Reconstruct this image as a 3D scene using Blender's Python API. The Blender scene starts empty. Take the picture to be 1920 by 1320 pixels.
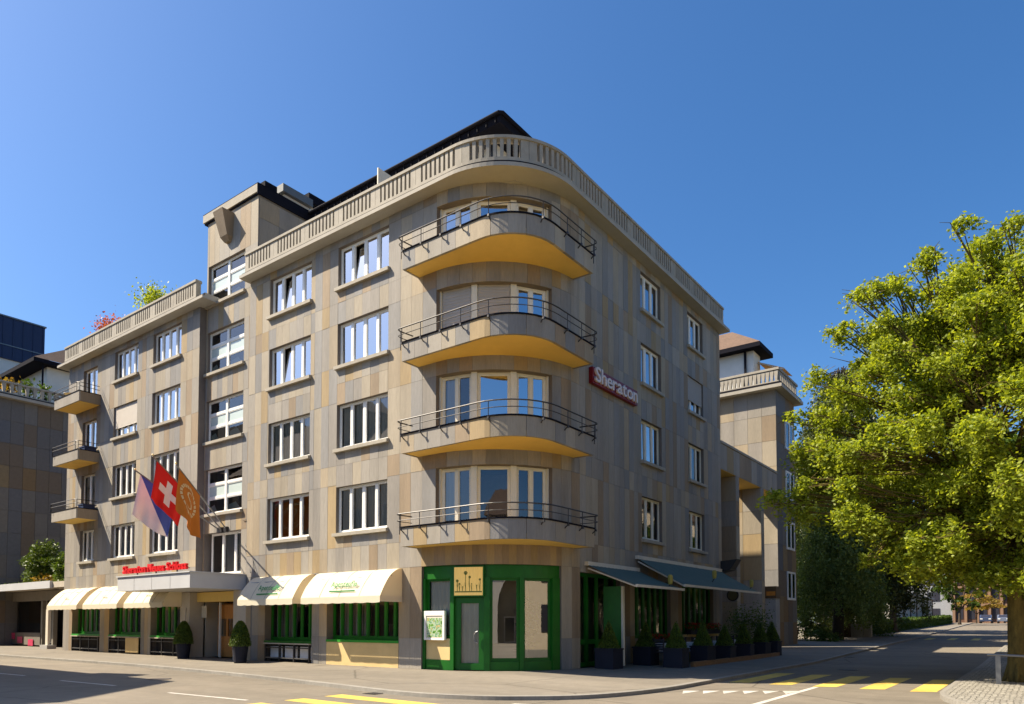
import bpy, bmesh, math, random
import numpy as np
from mathutils import Vector, Matrix

R = math.radians
random.seed(7)
SC = bpy.context.scene
COL = SC.collection

# ------------------------------------------------------------------ camera
cam_d = bpy.data.cameras.new('camera')
cam = bpy.data.objects.new('camera', cam_d)
COL.objects.link(cam)
SC.camera = cam
cam.location = (13.02, -17.895, 1.6)
cam.rotation_euler = (R(90 + 2.345), 0, R(36.528))
cam_d.sensor_width = 36.0
cam_d.lens = 1348.7 / 1920 * 36
cam_d.shift_y = 451.3 / 1920
cam_d.clip_start = 0.1
cam_d.clip_end = 6000

# ------------------------------------------------------------------ sky, sun, exposure
SUN_TO = Vector((-1.0, -0.65, 1.34)).normalized()
elev = math.asin(SUN_TO.z)
world = bpy.data.worlds.new('World')
SC.world = world
world.use_nodes = True
nt = world.node_tree
nt.nodes.clear()
w_out = nt.nodes.new('ShaderNodeOutputWorld')
w_bg = nt.nodes.new('ShaderNodeBackground')
w_sky = nt.nodes.new('ShaderNodeTexSky')
w_sky.sky_type = 'NISHITA'
w_sky.sun_disc = False
w_sky.sun_elevation = elev
w_sky.sun_rotation = math.atan2(SUN_TO.x, SUN_TO.y)
w_sky.altitude = 400
w_sky.air_density = 1.0
w_sky.dust_density = 2.2
w_sky.ozone_density = 6.0
w_bg.inputs['Strength'].default_value = 0.08
w_hs = nt.nodes.new('ShaderNodeHueSaturation')
w_hs.inputs['Saturation'].default_value = 1.2
nt.links.new(w_sky.outputs[0], w_hs.inputs['Color'])
nt.links.new(w_hs.outputs[0], w_bg.inputs['Color'])
nt.links.new(w_bg.outputs[0], w_out.inputs['Surface'])

sun_d = bpy.data.lights.new('sun', 'SUN')
sun_d.energy = 5.0
sun_d.angle = R(0.5)
sun_d.color = (1.0, 0.875, 0.69)
sun = bpy.data.objects.new('sun', sun_d)
COL.objects.link(sun)
sun.rotation_euler = (-SUN_TO).to_track_quat('-Z', 'Y').to_euler()
sun.location = SUN_TO * 60

vs = SC.view_settings
vs.view_transform = 'Standard'
vs.look = 'None'
vs.gamma = 1.0
vs.use_curve_mapping = False
vs.exposure = 1.25
SC.cycles.max_bounces = 8
SC.cycles.transparent_max_bounces = 12
SC.cycles.caustics_reflective = False
SC.cycles.caustics_refractive = False

# ------------------------------------------------------------------ materials
MATS = {}


def mat(name, col, rough=0.8, var=0.12, scale=3.0, bump=0.0, bscale=40.0, metal=0.0, stretch=None, spec=0.35, dirt=0.0, coat=0.0, vary=0.0):
    """a procedural surface: base colour broken up by two octaves of noise, fine bump, optional stains"""
    if name in MATS:
        return MATS[name]
    m = bpy.data.materials.new(name)
    m.use_nodes = True
    n = m.node_tree.nodes
    l = m.node_tree.links
    b = n['Principled BSDF']
    b.inputs['Roughness'].default_value = rough
    b.inputs['Metallic'].default_value = metal
    b.inputs['Specular IOR Level'].default_value = spec
    if coat:
        b.inputs['Coat Weight'].default_value = coat
    tc = n.new('ShaderNodeTexCoord')
    mp = n.new('ShaderNodeMapping')
    l.new(tc.outputs['Object'], mp.inputs[0])
    if stretch:
        mp.inputs['Scale'].default_value = stretch
    t = n.new('ShaderNodeTexNoise')
    t.inputs['Scale'].default_value = scale
    t.inputs['Detail'].default_value = 6
    t.inputs['Roughness'].default_value = 0.65
    l.new(mp.outputs[0], t.inputs['Vector'])
    r = n.new('ShaderNodeMapRange')
    r.inputs['From Min'].default_value = 0.3
    r.inputs['From Max'].default_value = 0.7
    r.inputs['To Min'].default_value = 1 - var
    r.inputs['To Max'].default_value = 1 + var
    l.new(t.outputs[0], r.inputs[0])
    mx = n.new('ShaderNodeMix')
    mx.data_type = 'RGBA'
    mx.blend_type = 'MULTIPLY'
    mx.inputs[0].default_value = 1
    mx.inputs[6].default_value = (*col, 1)
    l.new(r.outputs[0], mx.inputs[7])
    last = mx.outputs[2]
    if dirt:
        t3 = n.new('ShaderNodeTexNoise')
        t3.inputs['Scale'].default_value = 0.55
        t3.inputs['Detail'].default_value = 8
        l.new(tc.outputs['Object'], t3.inputs['Vector'])
        r3 = n.new('ShaderNodeMapRange')
        r3.inputs['From Min'].default_value = 0.45
        r3.inputs['From Max'].default_value = 0.75
        r3.inputs['To Min'].default_value = 0
        r3.inputs['To Max'].default_value = dirt
        l.new(t3.outputs[0], r3.inputs[0])
        mx3 = n.new('ShaderNodeMix')
        mx3.data_type = 'RGBA'
        mx3.inputs[7].default_value = (col[0] * .5, col[1] * .47, col[2] * .43, 1)
        l.new(r3.outputs[0], mx3.inputs[0])
        l.new(last, mx3.inputs[6])
        last = mx3.outputs[2]
    if vary:
        oi = n.new('ShaderNodeObjectInfo')
        ge = n.new('ShaderNodeNewGeometry')
        ad = n.new('ShaderNodeMath'); ad.operation = 'ADD'
        l.new(oi.outputs['Random'], ad.inputs[0]); l.new(ge.outputs['Random Per Island'], ad.inputs[1])
        fr_ = n.new('ShaderNodeMath'); fr_.operation = 'FRACT'
        l.new(ad.outputs[0], fr_.inputs[0])
        rr = n.new('ShaderNodeMapRange')
        rr.inputs['To Min'].default_value = 1 - vary
        rr.inputs['To Max'].default_value = 1 + vary
        l.new(fr_.outputs[0], rr.inputs[0])
        mv = n.new('ShaderNodeMix'); mv.data_type = 'RGBA'; mv.blend_type = 'MULTIPLY'; mv.inputs[0].default_value = 1
        l.new(last, mv.inputs[6]); l.new(rr.outputs[0], mv.inputs[7])
        last = mv.outputs[2]
        # faint soot and rain marks at a larger scale
        t4 = n.new('ShaderNodeTexNoise'); t4.inputs['Scale'].default_value = 1.0; t4.inputs['Detail'].default_value = 7
        mp4 = n.new('ShaderNodeMapping'); mp4.inputs['Scale'].default_value = (1.4, 1.4, .22)
        l.new(tc.outputs['Object'], mp4.inputs[0]); l.new(mp4.outputs[0], t4.inputs['Vector'])
        r4 = n.new('ShaderNodeMapRange'); r4.inputs['From Min'].default_value = .35; r4.inputs['From Max'].default_value = .7
        r4.inputs['To Min'].default_value = 1.05; r4.inputs['To Max'].default_value = .84
        l.new(t4.outputs[0], r4.inputs[0])
        m4 = n.new('ShaderNodeMix'); m4.data_type = 'RGBA'; m4.blend_type = 'MULTIPLY'; m4.inputs[0].default_value = 1
        l.new(last, m4.inputs[6]); l.new(r4.outputs[0], m4.inputs[7])
        last = m4.outputs[2]
    l.new(last, b.inputs['Base Color'])
    if bump:
        t2 = n.new('ShaderNodeTexNoise')
        t2.inputs['Scale'].default_value = bscale
        t2.inputs['Detail'].default_value = 4
        l.new(tc.outputs['Object'], t2.inputs['Vector'])
        bp = n.new('ShaderNodeBump')
        bp.inputs['Strength'].default_value = bump
        bp.inputs['Distance'].default_value = 0.02
        l.new(t2.outputs[0], bp.inputs['Height'])
        l.new(bp.outputs[0], b.inputs['Normal'])
    MATS[name] = m
    return m


def glass_mat(name, ior=1.9, tint=(0.75, 0.8, 0.8), wob=0.02):
    m = bpy.data.materials.new(name)
    m.use_nodes = True
    n = m.node_tree.nodes
    l = m.node_tree.links
    n.clear()
    o = n.new('ShaderNodeOutputMaterial')
    mix = n.new('ShaderNodeMixShader')
    fr = n.new('ShaderNodeFresnel')
    fr.inputs['IOR'].default_value = ior
    tr = n.new('ShaderNodeBsdfTransparent')
    tr.inputs[0].default_value = (*tint, 1)
    gl = n.new('ShaderNodeBsdfGlossy')
    gl.inputs['Roughness'].default_value = 0.0
    gl.inputs['Color'].default_value = (0.95, 0.97, 1, 1)
    tc = n.new('ShaderNodeTexCoord')
    t = n.new('ShaderNodeTexNoise')
    t.inputs['Scale'].default_value = 1.6
    l.new(tc.outputs['Object'], t.inputs['Vector'])
    bp = n.new('ShaderNodeBump')
    bp.inputs['Strength'].default_value = wob
    bp.inputs['Distance'].default_value = 0.05
    l.new(t.outputs[0], bp.inputs['Height'])
    l.new(bp.outputs[0], gl.inputs['Normal'])
    l.new(fr.outputs[0], mix.inputs[0])
    l.new(tr.outputs[0], mix.inputs[1])
    l.new(gl.outputs[0], mix.inputs[2])
    l.new(mix.outputs[0], o.inputs[0])
    MATS[name] = m
    return m


def leaf_mat(name, c1, c2, trans=0.35):
    """leaf: per-leaf colour between c1 and c2, part of the light goes through"""
    m = bpy.data.materials.new(name)
    m.use_nodes = True
    n = m.node_tree.nodes
    l = m.node_tree.links
    n.clear()
    o = n.new('ShaderNodeOutputMaterial')
    g = n.new('ShaderNodeNewGeometry')
    cr = n.new('ShaderNodeMix')
    cr.data_type = 'RGBA'
    cr.inputs[6].default_value = (*c1, 1)
    cr.inputs[7].default_value = (*c2, 1)
    l.new(g.outputs['Random Per Island'], cr.inputs[0])
    p = n.new('ShaderNodeBsdfPrincipled')
    p.inputs['Roughness'].default_value = 0.5
    p.inputs['Specular IOR Level'].default_value = 0.3
    l.new(cr.outputs[2], p.inputs['Base Color'])
    tl = n.new('ShaderNodeBsdfTranslucent')
    br = n.new('ShaderNodeMix')
    br.data_type = 'RGBA'
    br.blend_type = 'MULTIPLY'
    br.inputs[0].default_value = 1
    br.inputs[7].default_value = (1.5, 1.4, 0.5, 1)
    l.new(cr.outputs[2], br.inputs[6])
    l.new(br.outputs[2], tl.inputs[0])
    mx = n.new('ShaderNodeMixShader')
    mx.inputs[0].default_value = trans
    l.new(p.outputs[0], mx.inputs[1])
    l.new(tl.outputs[0], mx.inputs[2])
    l.new(mx.outputs[0], o.inputs[0])
    MATS[name] = m
    return m


PANEL = [mat('stone_grey', (.29, .262, .218), .75, .11, 5, .25, 60, stretch=(5, 5, .6), vary=.10),
         mat('stone_mid_grey', (.255, .232, .200), .75, .11, 5, .25, 60, stretch=(5, 5, .6), vary=.10),
         mat('stone_blue_grey', (.225, .215, .200), .75, .11, 5, .25, 60, stretch=(5, 5, .6), vary=.10),
         mat('stone_tan', (.335, .272, .185), .75, .11, 5, .25, 60, stretch=(5, 5, .6), vary=.10),
         mat('stone_ochre', (.325, .240, .128), .75, .11, 5, .25, 60, stretch=(5, 5, .6), vary=.10),
         mat('stone_brown', (.265, .200, .130), .75, .11, 5, .25, 60, stretch=(5, 5, .6), vary=.10),
         mat('stone_beige', (.32, .275, .205), .75, .11, 5, .25, 60, stretch=(5, 5, .6), vary=.10)]
PW = [5, 4.5, 4, 1.9, 1.2, 2.4, 4]
M_reveal = mat('shaded_reveal_stone', (.15, .13, .115), .85, .1)  # dark reveal stone, its colour also deepened to stand for shade in recesses
PANEL_SHADE = [mat('shade_stone_a', (.16, .145, .125), .8, .1, 5, .25, 60), mat('shade_stone_b', (.13, .12, .11), .8, .1, 5, .25, 60), mat('shade_stone_c', (.12, .12, .125), .8, .1, 5, .25, 60), mat('shade_stone_d', (.22, .16, .085), .8, .1, 5, .25, 60), mat('shade_stone_e', (.19, .125, .06), .8, .1, 5, .25, 60), mat('shade_stone_f', (.15, .115, .08), .8, .1, 5, .25, 60)]  # darker cladding tones standing in for deep shade on walls turned from the sun
M_joint = mat('stone_joint', (.17, .152, .13), .9, .1)
M_sill = mat('sandstone_trim', (.36, .325, .26), .8, .10, 4, .2, 50, dirt=.35)
M_coping = mat('coping_stone', (.33, .30, .245), .8, .12, 4, .2, 50, dirt=.35)
M_fascia = mat('cornice_stone', (.36, .33, .275), .8, .08, 3, .1, 40, dirt=.3)
M_soffit = mat('ochre_plaster', (.70, .47, .12), .85, .07, 1.2, .1, 30, dirt=.2)
M_white = mat('white_window_paint', (.78, .77, .72), .4, .04, 4)
M_cream = mat('cream_window_paint', (.68, .65, .54), .45, .05, 4)
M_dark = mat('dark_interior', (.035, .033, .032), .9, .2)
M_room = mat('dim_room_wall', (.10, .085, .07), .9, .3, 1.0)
M_curtain = mat('grey_curtain', (.60, .57, .50), .9, .12, 3, 0, 40, stretch=(12, 12, .4))
M_drape = mat('pale_curtain', (.50, .45, .37), .9, .10, 3, 0, 40, stretch=(12, 12, .4))
M_blind = mat('roller_blind_slats', (.55, .50, .43), .6, .05, 3)
M_blind_dim = mat('roller_blind_grey', (.40, .37, .33), .6, .05, 3)
M_iron = mat('dark_iron', (.035, .032, .032), .45, .1, 5, metal=.3, spec=.5)
M_roof = mat('dark_roof_edge', (.010, .010, .015), .8, .15, 4, spec=.06)
M_tile = mat('brown_roof_tile', (.13, .082, .055), .8, .25, 8, .5, 20, dirt=.5)
M_plaster = mat('white_plaster', (.70, .67, .60), .85, .05, 2, .1, 30)
M_green = mat('green_paint', (.008, .110, .008), .45, .15, 3, 0, spec=.3)
M_greenlit = mat('sunlit_green_paint', (.025, .24, .025), .45, .10, 3, 0, spec=.3)  # brighter copy of the green paint; sunlight on the ledges put into colour
M_yellow = mat('yellow_render', (.62, .46, .21), .85, .06, 2, .2, 30, dirt=.2)
M_canopy = mat('canopy_metal', (.50, .50, .50), .5, .05, 1.2)
M_portal = mat('portal_stone', (.46, .41, .33), .8, .06, 2, .1)
M_wood = mat('door_wood', (.52, .23, .065), .4, .25, 4, 0, stretch=(8, 8, .5), coat=.3)
M_awn = mat('cream_canvas', (.84, .78, .60), .85, .03, 3)
_n = M_awn.node_tree.nodes; _l = M_awn.node_tree.links
_mx = _n.new('ShaderNodeMixShader'); _mx.inputs[0].default_value = .33
_tl = _n.new('ShaderNodeBsdfTranslucent'); _tl.inputs[0].default_value = (.85, .62, .28, 1)
_l.new(_n['Principled BSDF'].outputs[0], _mx.inputs[1]); _l.new(_tl.outputs[0], _mx.inputs[2]); _l.new(_mx.outputs[0], _n['Material Output'].inputs[0])
M_awng = mat('green_canvas', (.095, .135, .105), .8, .10, 3)
M_red = mat('sign_red', (.17, .006, .010), .4, .08, 3)
M_letter = mat('letter_white', (.62, .55, .52), .4, .03, 3)
M_gold = mat('gold_panel', (.80, .56, .17), .5, .15, 5, stretch=(10, 10, .5))
M_signlit = mat('backlit_sign_face', (.78, .54, .16), .5, .2, 5, stretch=(14, 14, .5))
_p = M_signlit.node_tree.nodes['Principled BSDF']; _p.inputs['Emission Color'].default_value = (1, .62, .17, 1); _p.inputs['Emission Strength'].default_value = .10
M_flower = mat('sign_green', (.03, .10, .015), .6, .1)
M_pot = mat('dark_planter', (.011, .012, .022), .75, .15, 4)
M_cloth = mat('white_tablecloth', (.78, .77, .78), .85, .04, 4)
M_chair = mat('dark_chair', (.03, .025, .03), .5, .1)
M_chairwood = mat('chair_wood', (.30, .19, .05), .5, .2, 4)
M_flagred = mat('flag_red', (.62, .015, .012), .8, .05)
M_flagwhite = mat('flag_white', (.74, .70, .70), .8, .05)
M_flagblue = mat('flag_blue', (.05, .09, .36), .8, .05)
M_flagorange = mat('flag_orange', (.52, .16, .015), .8, .06)
M_bark = mat('bark', (.055, .042, .03), .95, .35, 6, .8, 25)
M_barkmoss = mat('mossy_bark', (.10, .075, .02), .95, .45, 3, .9, 18, stretch=(3, 3, 1))
M_soil = mat('soil', (.05, .04, .03), .95, .3)
M_concrete = mat('grey_concrete', (.34, .33, .31), .85, .12, 2, .2, 40, dirt=.4)
M_paintw = mat('road_paint_white', (.50, .47, .42), .7, .18, 6, dirt=.5)
M_painty = mat('road_paint_yellow', (.60, .43, .09), .7, .22, 9, dirt=.6)
M_navy = mat('navy_cladding', (.018, .028, .075), .45, .12, 2, stretch=(1, 6, .2))
M_steel = mat('galvanised_steel', (.20, .20, .20), .4, .1, 5, metal=.7)
M_ivory = mat('ivory_plate', (.62, .56, .45), .6, .08)
G_win = glass_mat('window_glass', 2.0, (.92, .93, .93))
G_shop = glass_mat('shop_glass', 1.6, (.9, .92, .9), .004)
G_mirror = glass_mat('shop_front_glass', 4.0, (.7, .72, .7), .003)
G_sky = glass_mat('coated_window_glass', 7.0, (.6, .65, .68))
L_tree = leaf_mat('leaf_bright', (.14, .195, .016), (.34, .39, .042), .5)
L_beech = leaf_mat('leaf_dark', (.028, .045, .014), (.11, .13, .04), .25)
L_mid = leaf_mat('leaf_green', (.035, .075, .012), (.10, .15, .02), .32)
L_topiary = leaf_mat('leaf_topiary', (.05, .09, .010), (.11, .16, .015), .2)
L_orange = leaf_mat('leaf_orange', (.20, .11, .015), (.26, .20, .03), .35)
L_redplant = leaf_mat('leaf_red', (.30, .06, .03), (.40, .12, .05), .35)
L_flower = leaf_mat('petal_red', (.35, .01, .02), (.50, .03, .03), .2)


# ------------------------------------------------------------------ mesh helpers
class MB:
    def __init__(s):
        s.v = []
        s.f = []
        s.m = []
        s.mats = []

    def mi(s, m):
        if m not in s.mats:
            s.mats.append(m)
        return s.mats.index(m)

    def face(s, pts, m):
        i = len(s.v)
        s.v += [tuple(p) for p in pts]
        s.f.append(tuple(range(i, i + len(pts))))
        s.m.append(s.mi(m))

    def hexa(s, p, m, skip=()):
        """p: 8 points, 0-3 one end, 4-7 the other (same order)"""
        i = len(s.v)
        s.v += [tuple(q) for q in p]
        for k, q in enumerate(((0, 3, 2, 1), (4, 5, 6, 7), (0, 1, 5, 4), (1, 2, 6, 5), (2, 3, 7, 6), (3, 0, 4, 7))):
            if k in skip:
                continue
            s.f.append(tuple(i + a for a in q))
            s.m.append(s.mi(m))

    def box(s, x0, x1, y0, y1, z0, z1, m):
        s.hexa([(x0, y0, z0), (x1, y0, z0), (x1, y1, z0), (x0, y1, z0), (x0, y0, z1), (x1, y0, z1), (x1, y1, z1), (x0, y1, z1)], m)

    def prism(s, poly, a, b, m, axis='z'):
        """poly extruded between a and b along axis; poly in the two other axes"""
        def P(p, h):
            return {'z': (p[0], p[1], h), 'y': (p[0], h, p[1]), 'x': (h, p[0], p[1])}[axis]
        n = len(poly)
        i = len(s.v)
        s.v += [P(p, a) for p in poly] + [P(p, b) for p in poly]
        k = s.mi(m)
        s.f.append(tuple(i + j for j in range(n)))
        s.f.append(tuple(i + n + j for j in reversed(range(n))))
        s.m += [k, k]
        for j in range(n):
            q = (j + 1) % n
            s.f.append((i + j, i + n + j, i + n + q, i + q))
            s.m.append(k)

    def tube(s, pts, r, m, n=6, closed=False, r2=None):
        pts = [Vector(p) for p in pts]
        N = len(pts)
        base = len(s.v)
        prev = None
        for a, p in enumerate(pts):
            if closed:
                d = pts[(a + 1) % N] - pts[a - 1]
            else:
                d = pts[min(a + 1, N - 1)] - pts[max(a - 1, 0)]
            d.normalize()
            ref = Vector((0, 0, 1)) if abs(d.z) < .95 else Vector((1, 0, 0))
            if prev is None:
                u = d.cross(ref).normalized()
            else:
                u = (prev - d * prev.dot(d)).normalized()
            prev = u
            w = d.cross(u)
            rr = r if r2 is None else r + (r2 - r) * a / max(1, N - 1)
            for k in range(n):
                t = 2 * math.pi * k / n
                s.v.append(tuple(p + (u * math.cos(t) + w * math.sin(t)) * rr))
        k = s.mi(m)
        for a in range(N if closed else N - 1):
            b = (a + 1) % N
            for j in range(n):
                q = (j + 1) % n
                s.f.append((base + a * n + j, base + a * n + q, base + b * n + q, base + b * n + j))
                s.m.append(k)
        if not closed:
            s.f.append(tuple(base + j for j in reversed(range(n))))
            s.f.append(tuple(base + (N - 1) * n + j for j in range(n)))
            s.m += [k, k]

    def lathe(s, prof, m, c=(0, 0, 0), n=16):
        base = len(s.v)
        for r, z in prof:
            for j in range(n):
                t = 2 * math.pi * j / n
                s.v.append((c[0] + r * math.cos(t), c[1] + r * math.sin(t), c[2] + z))
        k = s.mi(m)
        for a in range(len(prof) - 1):
            for j in range(n):
                q = (j + 1) % n
                s.f.append((base + a * n + j, base + a * n + q, base + (a + 1) * n + q, base + (a + 1) * n + j))
                s.m.append(k)
        s.f.append(tuple(base + j for j in reversed(range(n))))
        s.f.append(tuple(base + (len(prof) - 1) * n + j for j in range(n)))
        s.m += [k, k]

    def grid(s, fn, nu, nv, m):
        base = len(s.v)
        for a in range(nu + 1):
            for b in range(nv + 1):
                s.v.append(tuple(fn(a / nu, b / nv)))
        k = s.mi(m)
        for a in range(nu):
            for b in range(nv):
                i = base + a * (nv + 1) + b
                s.f.append((i, i + nv + 1, i + nv + 2, i + 1))
                s.m.append(k)

    def mesh(s, name, smooth=False):
        me = bpy.data.meshes.new(name)
        me.from_pydata(s.v, [], s.f)
        for m in s.mats:
            me.materials.append(m)
        me.polygons.foreach_set('material_index', s.m)
        if smooth:
            me.polygons.foreach_set('use_smooth', [True] * len(me.polygons))
        me.update()
        return me

    def build(s, name, parent=None, label=None, cat=None, group=None, kind=None, smooth=False, loc=None):
        return link(name, s.mesh(name, smooth), parent, label, cat, group, kind, loc)


def link(name, me, parent=None, label=None, cat=None, group=None, kind=None, loc=None):
    o = bpy.data.objects.new(name, me)
    COL.objects.link(o)
    if parent is not None:
        o.parent = parent
    if loc is not None:
        o.location = loc
    tag(o, label, cat, group, kind)
    return o


def tag(o, label=None, cat=None, group=None, kind=None):
    if label:
        o['label'] = label
    if cat:
        o['category'] = cat
    if group:
        o['group'] = group
    if kind:
        o['kind'] = kind
    return o


def thing(name, label, cat, loc=(0, 0, 0), rz=0.0, group=None):
    o = bpy.data.objects.new(name, None)
    COL.objects.link(o)
    o.empty_display_size = 0.2
    o.location = loc
    o.rotation_euler = (0, 0, rz)
    return tag(o, label, cat, group)


def copy_thing(o, loc, rz=None, label=None, group=None):
    def rec(src, parent):
        c = src.copy()
        COL.objects.link(c)
        c.parent = parent
        for ch in list(src.children):
            rec(ch, c)
        return c
    r = rec(o, None)
    r.location = loc
    if rz is not None:
        r.rotation_euler = (0, 0, rz)
    if label:
        r['label'] = label
    if group:
        r['group'] = group
    return r


def text_meshes(txt, size, depth, bold=0.0, gap=0.08):
    """[(mesh, x offset)] per letter in the local x-z plane, front towards -y; and the total width"""
    out = []
    x = 0.0
    for ch in txt:
        if ch == ' ':
            x += size * .3
            continue
        cu = bpy.data.curves.new('letter', 'FONT')
        cu.body = ch
        cu.size = size
        cu.extrude = depth / 2
        cu.offset = bold
        cu.resolution_u = 3
        o = bpy.data.objects.new('letter', cu)
        COL.objects.link(o)
        dg = bpy.context.evaluated_depsgraph_get()
        me = bpy.data.meshes.new_from_object(o.evaluated_get(dg))
        bpy.data.objects.remove(o)
        bpy.data.curves.remove(cu)
        co = np.empty(len(me.vertices) * 3, dtype=np.float32)
        me.vertices.foreach_get('co', co)
        co = co.reshape(-1, 3)
        x0 = co[:, 0].min()
        x1 = co[:, 0].max()
        q = np.stack([co[:, 0] - x0, -co[:, 2], co[:, 1]], 1).astype(np.float32)
        me.vertices.foreach_set('co', q.ravel())
        me.update()
        me.name = 'letter'
        out.append((me, x))
        x += (x1 - x0) + size * gap
    return out, x - size * gap


# ------------------------------------------------------------------ ground heights
def zr(y):
    return -0.2 + 0.0165 * max(0.0, min(y, 112.0) - 15.0)


# ------------------------------------------------------------------ hotel perimeter: s runs along the wall, d outward
R0 = 3.5
ARC = R0 * math.pi / 2


def P(s, d, z, r=R0):
    """s measured from the left end of the round corner of radius r"""
    a = r * math.pi / 2
    if s <= 0:
        return (-r + s, -d, z)
    if s >= a:
        return (d, r + (s - a), z)
    t = s / r
    return (-r + (r + d) * math.sin(t), r - (r + d) * math.cos(t), z)


def sX(X, r=R0):
    return X + r


def sY(Y, r=R0):
    return r * math.pi / 2 + Y - r


def steps(s0, s1, r=R0, step=0.22):
    """break points from s0 to s1, fine inside the round corner only"""
    a = r * math.pi / 2
    out = [s0]
    lo, hi = max(s0, 0), min(s1, a)
    if hi > lo:
        n = max(1, int(math.ceil((hi - lo) / step)))
        for i in range(n + 1):
            q = lo + (hi - lo) * i / n
            if q > out[-1] + 1e-6:
                out.append(q)
    if s1 > out[-1] + 1e-6:
        out.append(s1)
    return out

# ================================================================== THE HOTEL
hotel = thing('hotel_building', 'large corner hotel clad in grey and tan stone panels with rounded balconied corner', 'building')

HEAD = [16.03, 13.04, 9.89, 6.72]
BOT = [14.42, 11.36, 8.16, 4.95]
CH = [15.85, 12.95, 9.97, 6.80]      # corner windows
CB = [13.86, 10.70, 7.55, 4.40]
SOF = [13.62, 10.45, 7.30, 4.15]     # corner balcony undersides

op_right = []
for h, b in zip(HEAD, BOT):
    op_right += [(sX(-8.56), sX(-5.78), b, h), (sX(-12.92), sX(-10.18), b, h), (sY(8.51), sY(10.43), b, h), (sY(13.3), sY(15.17), b, h)]
for h, b in zip(CH, CB):
    op_right.append((0.06, 4.23, b, h))
op_right += [(-0.57, 4.62, 0.0, 3.5), (sY(3.65), sY(6.6), 0.0, 3.35), (sY(7.8), sY(11.2), .95, 3.3), (sY(12.4), sY(16.2), 1.05, 3.3),
             (sX(-9.04), sX(-5.16), 0.0, 3.3), (sX(-12.99), sX(-9.93), 0.0, 3.3)]
op_left = []
for i, (h, b) in enumerate(zip(HEAD, BOT)):
    op_left += [(sX(-22.64), sX(-19.97), b, h), (sX(-26.69), sX(-24.16), b, h)]
    op_left.append((sX(-30.4), sX(-28.7), (b if i == 3 else SOF[i] + .12), (15.78, 12.83, 9.82, 6.7)[i]))
op_left += [(sX(-22.37), sX(-18.95), 0.0, 3.3), (sX(-26.72), sX(-23.32), 0.0, 3.3), (sX(-31.14), sX(-27.76), 0.0, 3.3)]
TH = [18.30, 15.13, 11.88, 8.65, 5.68]
TB = [16.40, 13.15, 9.92, 6.56, 3.75]
op_tower = [(sX(-18.25), sX(-15.28), b, h) for h, b in zip(TH, TB)] + [(sX(-18.2), sX(-14.9), 0.0, 2.95)]

REC = 0.13
panels = []


def facade(s0, s1, z0, z1, ops, base=0.0, zbands=(), width=.44, depth=.5, seed=1, r=R0, skip=()):
    """wall core with openings, reveals and dim rooms; appends the cladding panels to the list"""
    rnd = random.Random(seed)
    wall = MB()
    cuts = {s0, s1}
    zs = {z0, z1}
    for a, b, c, d in ops:
        cuts |= {a, b}
        zs |= {c, d}
    for z in zbands:
        zs.add(z)
    cuts = sorted(c for c in cuts if s0 <= c <= s1)
    zs = sorted(z for z in zs if z0 <= z <= z1)

    def inside(s, z):
        for k, (a, b, c, d) in enumerate(ops):
            if a - 1e-6 < s < b + 1e-6 and c - 1e-6 < z < d + 1e-6:
                return k
        return -1
    for i in range(len(cuts) - 1):
        fine = steps(cuts[i], cuts[i + 1], r)
        for j in range(len(zs) - 1):
            if inside((cuts[i] + cuts[i + 1]) / 2, (zs[j] + zs[j + 1]) / 2) >= 0:
                continue
            for a, b in zip(fine, fine[1:]):
                wall.face([P(a, base, zs[j], r), P(b, base, zs[j], r), P(b, base, zs[j + 1], r), P(a, base, zs[j + 1], r)], M_joint)
    for a, b, c, d in ops:
        dd = base - depth
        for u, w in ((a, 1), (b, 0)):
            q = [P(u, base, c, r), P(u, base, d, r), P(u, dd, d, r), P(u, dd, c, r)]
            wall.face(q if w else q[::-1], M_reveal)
        fine = steps(a, b, r)
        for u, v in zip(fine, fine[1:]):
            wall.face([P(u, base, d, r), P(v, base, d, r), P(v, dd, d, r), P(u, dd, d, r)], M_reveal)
            wall.face([P(u, base, c, r), P(u, dd, c, r), P(v, dd, c, r), P(v, base, c, r)], M_sill)
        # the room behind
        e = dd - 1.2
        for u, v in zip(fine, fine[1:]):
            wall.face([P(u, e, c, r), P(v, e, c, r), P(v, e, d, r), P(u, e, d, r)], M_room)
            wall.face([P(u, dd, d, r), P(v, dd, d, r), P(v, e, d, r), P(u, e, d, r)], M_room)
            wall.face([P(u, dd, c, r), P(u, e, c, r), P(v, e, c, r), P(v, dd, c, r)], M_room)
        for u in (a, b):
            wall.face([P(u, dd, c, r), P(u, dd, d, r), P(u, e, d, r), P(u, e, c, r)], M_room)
    # panels
    pz = sorted(set(zs))
    keep = [pz[0]]
    for z in pz[1:]:
        if z - keep[-1] > .28:
            keep.append(z)
    for i in range(len(cuts) - 1):
        a, b = cuts[i], cuts[i + 1]
        n = max(1, round((b - a) / width))
        for k in range(n):
            u = a + (b - a) * k / n
            v = a + (b - a) * (k + 1) / n
            mid = (u + v) / 2
            j = 0
            while j < len(zs) - 1:
                if inside(mid, (zs[j] + zs[j + 1]) / 2) >= 0:
                    j += 1
                    continue
                e = j + 1
                # merge low bands into one slab, as far as the column is free
                while e < len(zs) - 1 and inside(mid, (zs[e] + zs[e + 1]) / 2) < 0 and (zs[e] - zs[j] < .75 or (zs[e + 1] - zs[e] < .35)):
                    e += 1
                panels.append((u, v, zs[j], zs[e], base, rnd.choices(range(7), PW)[0], r))
                j = e
    return wall


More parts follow.
